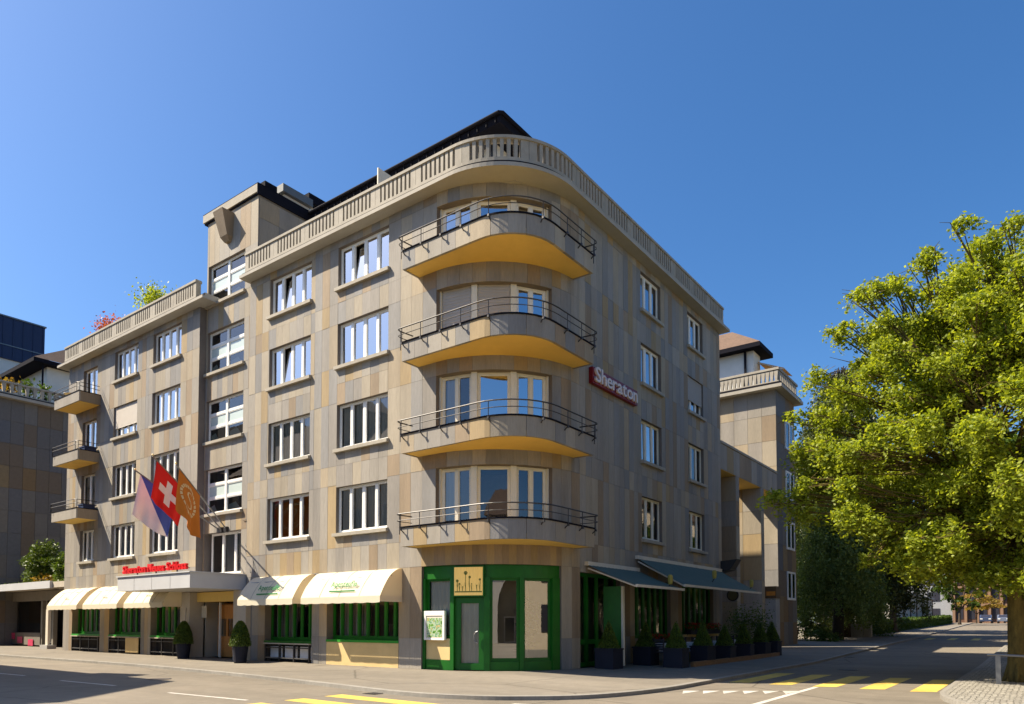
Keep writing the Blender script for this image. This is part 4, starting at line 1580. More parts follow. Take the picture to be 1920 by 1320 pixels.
# geranium boxes under the side windows
for k, (y0, y1, z, lb) in enumerate(((7.9, 9.4, .62, 'flower box of red geraniums left under the nearer side window'), (9.6, 11.1, .62, 'flower box of red geraniums right under the nearer side window'),
                                     (12.5, 14.2, 1.07, 'flower box of red geraniums on the yellow ledge, nearer half'), (14.4, 16.1, 1.07, 'flower box of red geraniums on the yellow ledge, farther half'))):
    t = thing('flower_box', lb, 'flower box', (.26, (y0 + y1) / 2, z), group='geranium boxes under the side windows')
    hw = (y1 - y0) / 2
    q = MB(); q.box(-.12, .12, -hw, hw, 0, .2, M_pot); q.build('trough', t)
    rs = np.random.RandomState(k + 60)
    leaf_cloud(rs.uniform((-.16, -hw, .15), (.18, hw, .42), (260, 3)), .09, L_mid, 'foliage', t, k, .6)
    leaf_cloud(rs.uniform((-.16, -hw, .25), (.2, hw, .50), (200, 3)), .075, L_flower, 'blossom', t, k + 9, .6)

# two big topiary pots by the entrance
for k, (x, y, lb) in enumerate(((-17.95, -.75, 'sunlit egg-shaped clipped shrub in a dark pot left of the entrance'), (-12.95, -1.15, 'shaded egg-shaped clipped shrub in a dark pot right of the entrance'))):
    t = thing('potted_topiary', lb, 'shrub', (x, y, -.03), group='clipped shrubs flanking the entrance')
    t.scale = (.72, .72, .80)
    q = MB(); q.lathe([(.30, 0), (.34, .05), (.44, .84), (.46, .84), (.46, .90), (.40, .90), (.39, .86)], M_pot, n=20); q.build('pot', t, smooth=False)
    cone_core(.56, 1.25, M_core, True).build('topiary_core', t, loc=(0, 0, .84))
    leaf_cloud(cone_points(6500, .56, 1.25, 5 + k, True), .06, L_topiary, 'foliage', t, 5 + k, .7, loc=(0, 0, .84))

# ================================================================== GROUND, ROAD, KERBS
def asphalt(name, col, patch):
    m = bpy.data.materials.new(name)
    m.use_nodes = True
    n = m.node_tree.nodes; l = m.node_tree.links
    b = n['Principled BSDF']
    b.inputs['Roughness'].default_value = .88
    b.inputs['Specular IOR Level'].default_value = .25
    tc = n.new('ShaderNodeTexCoord')
    def noise(sc, det, rough=.6, vec=None):
        t = n.new('ShaderNodeTexNoise'); t.inputs['Scale'].default_value = sc; t.inputs['Detail'].default_value = det; t.inputs['Roughness'].default_value = rough
        l.new(vec or tc.outputs['Object'], t.inputs['Vector']); return t
    big = noise(.22, 5); mid = noise(2.2, 6, .7); fine = noise(70, 3, .8)
    def ramp(src, a, b_, lo, hi):
        r = n.new('ShaderNodeMapRange'); r.inputs['From Min'].default_value = a; r.inputs['From Max'].default_value = b_
        r.inputs['To Min'].default_value = lo; r.inputs['To Max'].default_value = hi; l.new(src, r.inputs[0]); return r
    def mulc(prev, src):
        x = n.new('ShaderNodeMix'); x.data_type = 'RGBA'; x.blend_type = 'MULTIPLY'; x.inputs[0].default_value = 1
        l.new(prev, x.inputs[6]); l.new(src, x.inputs[7]); return x.outputs[2]
    c = n.new('ShaderNodeMix'); c.data_type = 'RGBA'
    c.inputs[6].default_value = (*col, 1); c.inputs[7].default_value = (*patch, 1)
    l.new(ramp(big.outputs[0], .42, .6, 0, 1).outputs[0], c.inputs[0])
    o = mulc(c.outputs[2], ramp(mid.outputs[0], .3, .7, .88, 1.10).outputs[0])
    o = mulc(o, ramp(fine.outputs[0], .3, .7, .82, 1.16).outputs[0])
    wp = n.new('ShaderNodeMapping'); wp.inputs['Scale'].default_value = (.05, .55, 1)
    l.new(tc.outputs['Object'], wp.inputs[0])
    tr_ = noise(1.0, 4, .55, wp.outputs[0])
    o = mulc(o, ramp(tr_.outputs[0], .35, .65, .86, 1.08).outputs[0])
    st_ = noise(.9, 7, .75)
    o = mulc(o, ramp(st_.outputs[0], .60, .74, 1.0, .72).outputs[0])
    # hairline cracks, sealed seams
    v = n.new('ShaderNodeTexVoronoi'); v.feature = 'DISTANCE_TO_EDGE'; v.inputs['Scale'].default_value = .16
    wv = noise(1.2, 4)
    mixv = n.new('ShaderNodeMix'); mixv.data_type = 'VECTOR'; mixv.inputs[0].default_value = .12
    l.new(tc.outputs['Object'], mixv.inputs[4]); l.new(wv.outputs['Color'], mixv.inputs[5])
    l.new(mixv.outputs[1], v.inputs['Vector'])
    o = mulc(o, ramp(v.outputs['Distance'], .001, .006, .62, 1).outputs[0])
    l.new(o, b.inputs['Base Color'])
    bp = n.new('ShaderNodeBump'); bp.inputs['Strength'].default_value = .35; bp.inputs['Distance'].default_value = .01
    l.new(fine.outputs[0], bp.inputs['Height']); l.new(bp.outputs[0], b.inputs['Normal'])
    MATS[name] = m
    return m


M_road = asphalt('road_asphalt', (.168, .146, .113), (.192, .165, .127))
M_walk = asphalt('pavement_asphalt', (.185, .164, .132), (.205, .180, .142))
M_kerb = mat('granite_kerb', (.24, .225, .195), .8, .15, 6, .3, 50, dirt=.4)

# cobbled pavement on the right
M_cob = bpy.data.materials.new('cobbles')
M_cob.use_nodes = True
n = M_cob.node_tree.nodes; l = M_cob.node_tree.links
tc = n.new('ShaderNodeTexCoord'); v = n.new('ShaderNodeTexVoronoi'); v.inputs['Scale'].default_value = 8.5; v.inputs['Randomness'].default_value = .55
l.new(tc.outputs['Object'], v.inputs['Vector'])
v2 = n.new('ShaderNodeTexVoronoi'); v2.feature = 'DISTANCE_TO_EDGE'; v2.inputs['Scale'].default_value = 8.5; v2.inputs['Randomness'].default_value = .55
l.new(tc.outputs['Object'], v2.inputs['Vector'])
sep = n.new('ShaderNodeSeparateColor'); l.new(v.outputs['Color'], sep.inputs[0])
cr = n.new('ShaderNodeMix'); cr.data_type = 'RGBA'; cr.inputs[6].default_value = (.20, .185, .155, 1); cr.inputs[7].default_value = (.33, .31, .26, 1)
l.new(sep.outputs[0], cr.inputs[0])
rg = n.new('ShaderNodeMapRange'); rg.inputs['From Min'].default_value = .02; rg.inputs['From Max'].default_value = .09; rg.inputs['To Min'].default_value = .35
l.new(v2.outputs['Distance'], rg.inputs[0])
mm = n.new('ShaderNodeMix'); mm.data_type = 'RGBA'; mm.blend_type = 'MULTIPLY'; mm.inputs[0].default_value = 1
l.new(cr.outputs[2], mm.inputs[6]); l.new(rg.outputs[0], mm.inputs[7])
l.new(mm.outputs[2], n['Principled BSDF'].inputs['Base Color']); n['Principled BSDF'].inputs['Roughness'].default_value = .85
bp = n.new('ShaderNodeBump'); bp.inputs['Distance'].default_value = .03; l.new(rg.outputs[0], bp.inputs['Height']); l.new(bp.outputs[0], n['Principled BSDF'].inputs['Normal'])


def catmull(pts, k=6):
    out = []
    for i in range(len(pts) - 1):
        p0, p1, p2, p3 = pts[max(i - 1, 0)], pts[i], pts[i + 1], pts[min(i + 2, len(pts) - 1)]
        for j in range(k):
            t = j / k
            out.append(tuple(.5 * ((2 * p1[a]) + (-p0[a] + p2[a]) * t + (2 * p0[a] - 5 * p1[a] + 4 * p2[a] - p3[a]) * t * t + (-p0[a] + 3 * p1[a] - 3 * p2[a] + p3[a]) * t ** 3) for a in (0, 1)))
    out.append(tuple(pts[-1]))
    return out


q = MB()
xs = [-140, -60, -20, 0, 5, 11, 20, 60, 140]
ys = [-60, -30, -10, 0, 8, 15, 25, 40, 60, 80, 100, 112, 125, 170]
for i in range(len(xs) - 1):
    for j in range(len(ys) - 1):
        q.face([(xs[i], ys[j], zr(ys[j])), (xs[i + 1], ys[j], zr(ys[j])), (xs[i + 1], ys[j + 1], zr(ys[j + 1])), (xs[i], ys[j + 1], zr(ys[j + 1]))], M_road)
q.build('road', kind='structure')
q = MB()
n_ = 48
q.face([(2500 * math.cos(2 * math.pi * k / n_), 2500 * math.sin(2 * math.pi * k / n_), -1.2) for k in range(n_)], mat('far_ground', (.12, .12, .08), .95, .2, .05))
q.build('ground', kind='structure')

KH = catmull([(-120, -3.3), (-60, -3.3), (-30, -3.45), (-18, -3.4), (-10.3, -3.85), (-3.6, -4.65), (.1, -5.2), (2.0, -5.0), (3.2, -4.4), (4.35, -3.1), (4.95, -.6), (5.0, 3), (4.97, 12), (4.9, 25), (4.85, 45), (4.6, 70), (4.2, 100), (4.0, 125)], 8)
KR = catmull([(120, -4), (40, -2.2), (20, -1.3), (14.5, -.9), (12.6, -.55), (11.6, .3), (11.1, 1.8), (11.0, 4), (11.0, 12), (11.1, 30), (11.3, 60), (11.3, 125)], 8)
# hotel pavement: kerb line, wall line, inner line
q = MB()
rows = []
for i, (x, y) in enumerate(KH):
    kz = zr(y) + .10
    if x < -3.5 and y < 0:
        wp = (x, 0.0)
        ip = (x, 14.0)
    elif y > 3.5:
        wp = (0.0, y); ip = (-14.0, y)
    else:
        t = min(1, max(0, math.atan2(x + 3.5, 3.5 - y) / (math.pi / 2)))
        wp = P(t * ARC, 0, 0)[:2]; ip = (-14.0 + 2 * t, 14.0)
    wz = max(0.0, zr(wp[1]) + .12)
    rows.append(((x, y, kz), (*wp, wz), (*ip, wz)))
for a, b in zip(rows, rows[1:]):
    for k in (0, 1):
        q.face([a[k], b[k], b[k + 1], a[k + 1]], M_walk)
q.build('pavement', kind='structure')
for (K, nm) in ((KH, 'kerb'), (KR, 'kerb')):
    q = MB()
    for a, b in zip(K, K[1:]):
        d = Vector((b[0] - a[0], b[1] - a[1], 0)).normalized()
        nn = Vector((d.y, -d.x, 0))
        za, zb = zr(a[1]), zr(b[1])
        o0 = .06
        A0, A1 = (a[0] + nn.x * o0, a[1] + nn.y * o0), (a[0] - nn.x * .10, a[1] - nn.y * .10)
        B0, B1 = (b[0] + nn.x * o0, b[1] + nn.y * o0), (b[0] - nn.x * .10, b[1] - nn.y * .10)
        q.face([(*A0, za - .02), (*B0, zb - .02), (*B0, zb + .095), (*A0, za + .095)], M_kerb)
        q.face([(*A0, za + .095), (*B0, zb + .095), (b[0], b[1], zb + .106), (a[0], a[1], za + .106)], M_kerb)
        q.face([(a[0], a[1], za + .106), (b[0], b[1], zb + .106), (*B1, zb + .104), (*A1, za + .104)], M_kerb)
        q.face([(*A1, za + .104), (*B1, zb + .104), (*B1, zb - .02), (*A1, za - .02)], M_kerb)
    q.build(nm, kind='structure')
q = MB()
for a, b in zip(KR, KR[1:]):
    def out(p):
        return (max(p[0], 11) + 30 if p[1] > 0 else p[0], p[1] if p[1] > 1.5 else p[1] + 12)
    pa, pb = out(a), out(b)
    if a[1] <= 1.5:
        pa, pb = (41, 6), (41, 6)
        q.face([(*a, zr(a[1]) + .1), (*b, zr(b[1]) + .1), (41, 6, zr(6) + .1)], M_cob)
    else:
        q.face([(*a, zr(a[1]) + .1), (*b, zr(b[1]) + .1), (41, max(6, b[1]), zr(b[1]) + .1), (41, max(6, a[1]), zr(a[1]) + .1)], M_cob)
q.build('cobbled_pavement', kind='structure')


# markings
def sheet(name, quads, m, dz=.004):
    q = MB()
    for pts in quads:
        q.face([(x, y, zr(y) + dz) for x, y in pts], m)
    return q.build(name, kind='structure')


for k, x in enumerate((5.35, 6.55, 7.75, 8.95, 10.15)):
    sheet('zebra_stripe', [[(x, 3.3), (x + .58, 3.55), (x + .58, 8.4), (x, 8.1)]], M_painty)
for k in range(6):
    y = -5.95 - k * 1.15
    sheet('zebra_stripe', [[(-1.1, y), (2.9, y - .15), (2.9, y - .70), (-1.1, y - .55)]], M_painty)
sheet('stop_line', [[(3.55, -5.0), (4.9, -4.75), (4.9, -5.1), (3.6, -5.4)]], M_paintw)
sheet('centre_line', [[(7.80, -2.6), (7.95, -2.6), (7.95, 3.2), (7.80, 3.2)]], M_paintw)
tr = []
for k in range(6):
    x, y = 5.35 + k * .42, .0 + k * .30
    tr.append([(x, y), (x + .36, y + .26), (x + .30, y - .75)])
sheet('give_way_teeth', tr, M_paintw)
for k in range(9):
    x = -5.0 - k * 6.4
    sheet('lane_dash', [[(x, -8.35), (x + 3.2, -8.2), (x + 3.2, -8.08), (x, -8.23)]], M_paintw)
for k in range(3):
    x = 5.6 + k * 1.5
    sheet('zebra_stripe', [[(x, 44), (x + .5, 44), (x + .5, 48), (x, 48)]], M_painty)

for k, (x, y, lb) in enumerate(((2.2, -7.6, 'round iron manhole cover in the road near the corner crossing'), (7.0, 11.5, 'round iron manhole cover in the shaded side street'), (-9.5, -6.2, 'round iron manhole cover in the sunlit road before the entrance'))):
    t = thing('manhole_cover', lb, 'manhole cover', (x, y, zr(y) + .004), group='manhole covers')
    q = MB(); q.lathe([(.36, 0), (.36, .006), (.32, .006), (.31, .002)], M_iron, n=20); q.build('rim', t)
    q = MB(); q.lathe([(.30, .001), (.30, .005)], mat('cast_iron', (.07, .06, .055), .6, .3, 14, .6, 30), n=20); q.build('lid', t)
for k, (x, y, lb) in enumerate(((-.6, -5.33, 'small iron street gully at the kerb before the rounded corner'), (5.35, 20, 'small iron street gully at the kerb in the shaded side street'))):
    t = thing('street_gully', lb, 'gully', (x, y, zr(y) + .004), group='street gullies')
    for j in range(5):
        q = MB(); q.box(-.22, .22, -.2 + j * .08, -.15 + j * .08, 0, .008, M_iron); q.build('bar', t)

# ================================================================== LEFT NEIGHBOUR, PAVILION
def building(name, label, loc):
    return thing(name, label, 'building', loc)


nb = building('stone_building', 'neighbouring stone clad block with its wall in deep shade, at the left edge', (-44, 8, 0))
q = MB(); q.box(-14, -.03, -7.85, 12, 0, 17.0, M_joint); q.build('wall', nb)
rnd = random.Random(11)
cnt = 0
stf = MB()
for i in range(24):
    for j in range(11):
        y0, z0 = -7.85 + i * .82, j * 1.545
        m = PANEL_SHADE[rnd.choices((0, 1, 2, 3, 4, 5), (3, 5, 5, 1.6, 1.0, 4))[0]]
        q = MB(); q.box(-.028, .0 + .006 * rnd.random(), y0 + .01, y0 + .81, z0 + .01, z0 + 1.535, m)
        if i < 22:
            q.build('panel', nb)
        else:
            q.build('panel', nb)
q = MB(); q.box(-14.5, .45, -8.3, 12.4, 16.95, 17.15, M_fascia); q.box(-14.4, .35, -8.2, 12.3, 17.15, 17.25, M_roof); q.build('cornice', nb)
q = MB(); q.box(.0, .25, -8.1, 12, 18.0, 18.12, M_coping); q.box(.02, .22, -8.1, 12, 17.25, 17.36, M_coping); q.build('balustrade_rail', nb)
bm = None
for k in range(42):
    y = -8.0 + k * .47
    if bm is None:
        qq = MB(); qq.hexa([(-.08, -.07, 0), (.08, -.07, 0), (.08, .07, 0), (-.08, .07, 0), (-.08, -.12, .64), (.08, -.12, .64), (.08, .12, .64), (-.08, .12, .64)], M_coping)
        bm = qq.mesh('baluster')
    link('baluster', bm, nb, loc=(.12, y, 17.36))
q = MB(); q.box(-12, -4.0, -3.4, 11, 17.0, 21.4, M_plaster); q.build('attic_wall', nb)
q = MB()
q.face([(-3.2, -4.6, 21.45), (-3.2, 12, 21.45), (-7, 8, 25.0), (-7, 1.0, 25.0)], M_tile); q.face([(-13, -4.6, 21.45), (-3.2, -4.6, 21.45), (-7, 1.0, 25.0), (-9, 1.0, 25.0)], M_tile)
q.box(-13, -3.2, -4.6, 12, 21.15, 21.44, M_roof); q.build('attic_roof', nb)
q = MB(); q.box(-3.99, -3.95, 1.2, 2.6, 18.6, 20.2, G_win); q.box(-3.995, -3.96, 3.4, 4.6, 18.6, 20.2, G_win); q.build('attic_window', nb)
q = MB(); q.box(-3.6, -3.5, -3.9, -3.8, 17.2, 21.2, M_roof); q.build('downpipe', nb)
for k in range(3):
    t = thing('terrace_plant', 'yellow green plant standing behind the balustrade of the left block, %s' % ('nearest the street', 'between two others', 'farthest from the street')[k], 'plant', (-44.4, 1.0 + k * 1.05, 17.25), group='plants on the left roof terrace')
    rs = np.random.RandomState(k + 70)
    pts = rs.normal(size=(180, 3)) * (.2, .25, .3) + (0, 0, .7 + .1 * (k % 3))
    leaf_cloud(pts, .22, L_orange if k % 3 == 0 else L_mid, 'foliage', t, k, 1.4)
    q = MB(); q.lathe([(.18, 0), (.22, .35)], M_pot, n=10); q.build('pot', t)

nv = building('navy_building', 'tall navy blue metal clad block rising behind at the left edge', (-62, 12, 0))
q = MB(); q.box(-14, 0, -9, -2.3, 0, 25.5, M_plaster); q.build('lower_wall', nv)
q = MB(); q.box(-14, .15, -9.2, -2.55, 25.4, 29.2, M_navy); q.build('upper_box', nv)
for k in range(9):
    q = MB(); y = -9.1 + k * .8; q.box(.15, .20, y - .04, y + .04, 25.4, 29.2, M_navy); q.build('seam', nv)
q = MB(); q.box(-14, .26, -9.3, -2.45, 29.2, 29.32, M_steel); q.box(.15, .22, -9.2, -2.55, 26.6, 26.68, M_steel); q.build('parapet_rail', nv)

pv = building('shop_pavilion', 'low flat roofed shop pavilion with a white roof edge left of the hotel', (-42, 2, 0))
q = MB(); q.box(-14, 7.68, -2.0, -1.85, 3.62, 4.06, M_canopy); q.box(-14, 9.7, -1.85, 8, 3.66, 4.0, M_portal); q.box(7.7, 9.68, -1.6, -1.45, 3.56, 4.0, M_portal); q.build('roof_edge', pv)
q = MB(); q.box(5.2, 9.4, -1.2, -.9, 3.0, 3.55, mat('pavilion_header', (.24, .21, .17), .8, .1)); q.box(-14, 5.2, -.6, -.3, 3.0, 3.62, mat('pavilion_header', (.2, .2, .2))); q.build('header', pv)
q = MB(); q.box(-14, 9.6, 1.6, 1.8, 0, 3.65, M_dark); q.box(9.55, 9.68, -1.4, 1.7, 0, 3.6, mat('rust_panel', (.22, .07, .02), .7)); q.build('back_wall', pv)
q = MB(); q.box(5.6, 7.4, 1.4, 1.55, 2.0, 3.0, mat('blue_panel', (.012, .025, .12), .5)); q.build('blue_sign', pv)
for x in (-6, -2.6, 2.6, 4.3):
    q = MB(); q.box(x - .12, x + .12, -.5, -.26, 0, 3.0, mat('pavilion_post', (.24, .22, .18), .7, .1)); q.build('post', pv)
q = MB()
for x in (2.7, 3.45, 4.2):
    q.box(x - .05, x + .05, -.3, -.24, .3, 3.0, M_ivory)
q.box(2.7, 4.2, -.3, -.24, 2.45, 2.55, M_ivory); q.box(2.7, 4.2, -.3, -.24, .25, .35, M_ivory); q.build('shop_front_frame', pv)
q = MB(); q.box(2.75, 4.15, -.26, -.25, .35, 2.95, G_shop); q.box(-5.9, 2.5, -.30, -.28, .9, 3.0, G_shop); q.build('pane', pv)
M_pav = mat('pavilion_grey', (.17, .15, .12), .8, .12, 2)
q = MB(); q.box(-14, 2.55, -.55, -.2, .1, .9, M_pav); q.build('plinth', pv)
for k, (x, z, c) in enumerate(((-3.6, 1.0, (.5, .05, .12)), (-1.9, 1.0, (.5, .05, .12)), (-.6, .75, (.55, .08, .15)), (1.2, .6, (.5, .04, .1)))):
    t = thing('display_poster', 'pink red poster, %s along the pavilion shop wall' % ('leftmost', 'second from left', 'third from left', 'rightmost')[k], 'poster', (-42 + x, 1.42, z - .55))
    q = MB(); q.box(-.4, .4, -.03, 0, 0, .42, mat('poster_%s' % ('rose', 'pink', 'cherry', 'berry')[k], c, .5, .3, 6)); q.build('poster_sheet', t)
t = thing('sign_post', 'slim white free-standing sign post in front of the dark pavilion passage', 'sign', (-35.35, .35, -.02))
q = MB(); q.box(-.16, .16, -.06, .06, .25, 2.38, M_ivory); q.build('post', t)
q = MB(); q.box(-.45, .6, -.25, .25, 0, .25, M_concrete); q.build('base', t)
for k, (x, z, sx, n_, lm, lb) in enumerate(((-40.3, 5.9, 1.45, 3600, L_topiary, 'large yellow green shrub growing on the pavilion roof'), (-36.9, 5.3, .9, 1500, L_mid, 'smaller green shrub on the pavilion roof against the hotel wall'), (-39.2, 4.5, 1.2, 600, L_orange, 'low rust coloured shrub at the foot of the roof shrubs'))):
    t = thing('roof_shrub', lb, 'shrub', (x, 1.9, 4.0), group='shrubs on the pavilion roof')
    rs = np.random.RandomState(k + 90)
    n_ = int(n_ * 1.8)
    d = rs.normal(size=(n_, 3)); d /= np.linalg.norm(d, axis=1)[:, None]
    d *= (1 + .18 * np.sin(d[:, 0] * 7 + k) + .15 * np.sin(d[:, 2] * 9))[:, None] * rs.uniform(.2, 1, n_)[:, None] ** .5
    pts = d * (sx * .95, sx * .8, (z - 4) * .75) + (0, 0, (z - 4) * .7)
    pts[:, 2] = np.maximum(pts[:, 2], .05)
    leaf_cloud(pts, .17, lm, 'foliage', t, k, .7)
    q = MB(); q.tube([(0, 0, 0), (.05, .1, max(.5, (z - 4) * .8))], .05, M_bark); q.build('stem', t)
rs = np.random.RandomState(99)
leaf_cloud(rs.uniform((-46, .3, 4.0), (-32.5, 4, 4.16), (2600, 3)), .12, L_topiary, 'roof_grass', None, 3, .8, kind='stuff', label='yellow green low planting covering the pavilion roof')

# roof terrace plants of the hotel
t = thing('roof_plant', 'bright green bamboo-like plant on the roof terrace left of the tower', 'plant', (-24.4, .9, 16.6))
rs = np.random.RandomState(5)
leaf_cloud(rs.normal(size=(1500, 3)) * (.38, .38, .36) + (0, 0, 1.95), .14, L_tree, 'foliage', t, 2, 1.0)
q = MB(); q.lathe([(.3, 0), (.36, .6)], M_pot, n=12); q.build('pot', t)
q = MB(); q.tube([(0, 0, .5), (0, .05, 1.6)], .03, M_bark); q.build('stem', t)
t = thing('red_maple', 'small red leaved maple on the roof terrace at the far left end', 'plant', (-29.6, 1.0, 16.6))
leaf_cloud(rs.normal(size=(1000, 3)) * (.52, .35, .28) + (0, 0, 1.85), .13, L_redplant, 'foliage', t, 2, .6)
q = MB(); q.lathe([(.26, 0), (.32, .5)], M_pot, n=12); q.build('pot', t)
q = MB(); q.tube([(0, 0, .5), (.05, 0, 1.5)], .03, M_bark); q.tube([(.02, 0, 1.0), (.4, 0, 1.6)], .018, M_bark); q.tube([(.02, 0, 1.0), (-.4, .1, 1.6)], .018, M_bark); q.build('stem', t)

# ================================================================== REAR BLOCK AND THE LINKING FINS
rb = building('rear_stone_building', 'stone clad rear block with a balustraded roof terrace and tiled attic', (0, 27, 0))
q = MB(); q.box(-14, -.03, .03, 4, 0, 16.0, M_joint); q.build('wall', rb)
rnd = random.Random(21)
for i in range(16):
    for j in range(10):
        x0, z0 = -14 + i * .875, j * 1.6
        q = MB(); q.box(x0 + .008, x0 + .867, .0 - .006 * rnd.random(), .028, z0 + .008, z0 + 1.592, PANEL[rnd.choices(range(7), (4, 3, 3, 3, 2, 1, 4))[0]])
        q.build('panel', rb)
for i in range(4):
    for j in range(10):
        y0, z0 = .03 + i * .99, j * 1.6
        q = MB(); q.box(-.028, .006 * rnd.random(), y0 + .008, y0 + .982, z0 + .008, z0 + 1.592, PANEL_SHADE[rnd.randrange(6)])  # side face takes the darkened tones, so its shade is partly painted
        q.build('panel', rb)
q = MB(); q.box(-14.2, .5, -.5, 4.4, 15.95, 16.15, M_fascia); q.box(-14.2, .42, -.42, 4.3, 16.15, 16.3, M_roof); q.build('cornice', rb)
q = MB(); q.box(-14, .28, -.28, -.04, 17.1, 17.24, M_coping); q.box(.04, .28, -.04, 4, 17.1, 17.24, M_coping); q.box(-14, .26, -.26, -.06, 16.3, 16.42, M_coping); q.box(.06, .26, -.06, 4, 16.3, 16.42, M_coping); q.build('balustrade_rail', rb)
for k in range(30):
    x = .1 - k * .26
    link('baluster', bm, rb, loc=(x, -.16, 16.42)).rotation_euler = (0, 0, RZ)
for k in range(11):
    link('baluster', bm, rb, loc=(.16, .1 + k * .36, 16.42))
q = MB(); q.box(-12, -2.35, 3.2, 4.6, 16.2, 20.0, M_plaster); q.build('attic_wall', rb)
q = MB(); q.box(-12.6, -1.7, 2.5, 5.4, 19.9, 20.2, M_roof); q.face([(-12.6, 2.5, 20.2), (-1.7, 2.5, 20.2), (-4.2, 4.4, 22.0), (-9, 4.4, 22.0)], M_tile); q.face([(-1.7, 2.5, 20.2), (-1.7, 5.4, 20.2), (-4.2, 4.4, 22.0)], M_tile); q.face([(-1.7, 5.4, 20.2), (-12.6, 5.4, 20.2), (-9, 4.4, 22.0), (-4.2, 4.4, 22.0)], M_tile); q.build('attic_roof', rb)
q = MB(); q.box(-2.95, -2.82, 3.05, 3.18, 16.2, 19.9, M_roof); q.build('downpipe', rb)
t = thing('orange_sunshade', 'small orange awning under the tiled attic eaves of the rear block', 'awning', (-2.3, 31.0, 19.3))
q = MB(); q.hexa([(0, 0, 0), (1.7, 0, -.75), (1.7, 2, -.75), (0, 2, 0), (0, 0, .04), (1.7, 0, -.71), (1.7, 2, -.71), (0, 2, .04)], mat('orange_canvas', (.55, .26, .04), .8, .1)); q.build('canvas', t)
q = MB(); q.tube([(.05, 0, -.05), (1.7, 0, -.8)], .03, M_ivory); q.build('arm', t)
for k, (y, z) in enumerate(((2.6, 12.6), (2.6, 9.4), (2.6, 6.2), (2.6, 3.0))):
    f, pans = window_meshes(1.7, 1.8, 2, M_white, .08, .12)
    o = f.build('window', rb, loc=(.09, y, z)); o.rotation_euler = (0, 0, RZ)
    for p in pans:
        link('pane', pane_mesh(p[1] - p[0], p[3] - p[2], G_win), o, loc=((p[0] + p[1]) / 2, .03, p[2]))
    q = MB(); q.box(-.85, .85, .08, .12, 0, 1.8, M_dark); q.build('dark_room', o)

fn = thing('stone_arcade', 'stone beam on deep fins linking the hotel to the rear block', 'arcade', (0, 22, 0))
q = MB(); q.box(-1.6, -.01, -4.58, 5.0, 9.4, 10.7, M_joint); q.build('beam_core', fn)
rnd = random.Random(31)
for k in range(10):
    y0 = -4.58 + k * .958
    q = MB(); q.box(-.012, .004 * rnd.random() + .002, y0 + .008, y0 + .95, 9.38, 10.69, PANEL[rnd.choices(range(7), PW)[0]]); q.build('panel', fn)
q = MB(); q.box(-1.66, .05, -4.55, 4.95, 10.7, 10.82, M_coping); q.box(-1.58, -.03, -4.5, 4.9, 9.36, 9.4, M_soffit); q.build('beam_coping', fn)
for yy, dep in ((-2.1, 2.8), (2.1, 3.2)):
    q = MB(); q.box(-dep, -.02, yy - .26, yy + .26, 0, 9.36, M_joint); q.build('fin_core', fn)
    for j in range(7):
        z0 = j * 1.34
        q = MB(); q.box(-.02, .0, yy - .25, yy + .25, z0 + .008, z0 + 1.33, PANEL[rnd.choices(range(7), PW)[0]]); q.build('panel', fn)
        for a in range(3):
            x0 = -dep + a * dep / 3
            q = MB(); q.box(x0 + .008, x0 + dep / 3 - .012, yy - .285, yy - .262, z0 + .008, z0 + 1.33, PANEL[rnd.choices(range(7), (3, 2, 2, 4, 3, 2, 4))[0]]); q.build('panel', fn)
t = thing('gate_pillar', 'grey rounded pillar with a small orange sign at the end of the arcade', 'pillar', (-.1, 25.4, .1))
q = MB(); q.box(-.5, .5, -.4, .4, 0, 2.9, M_concrete); q.build('pillar_body', t)
q = MB(); q.box(-.5, .55, -.45, .4, 2.9, 3.6, mat('sign_board_dark', (.12, .07, .03), .6)); q.build('sign_board', t)
q = MB(); q.box(.0, .5, -.47, -.45, 3.05, 3.3, mat('sign_orange', (.6, .22, .03), .5)); q.build('sign_strip', t)

# ================================================================== TREES
def branch_curve(a, b, sag, n=5, rnd=random):
    a, b = Vector(a), Vector(b)
    out = []
    for k in range(n + 1):
        t = k / n
        p = a.lerp(b, t) + Vector((0, 0, sag * math.sin(t * math.pi)))
        if 0 < k < n:
            p += Vector((rnd.uniform(-.15, .15), rnd.uniform(-.15, .15), rnd.uniform(-.1, .1)))
        out.append(p)
    return out


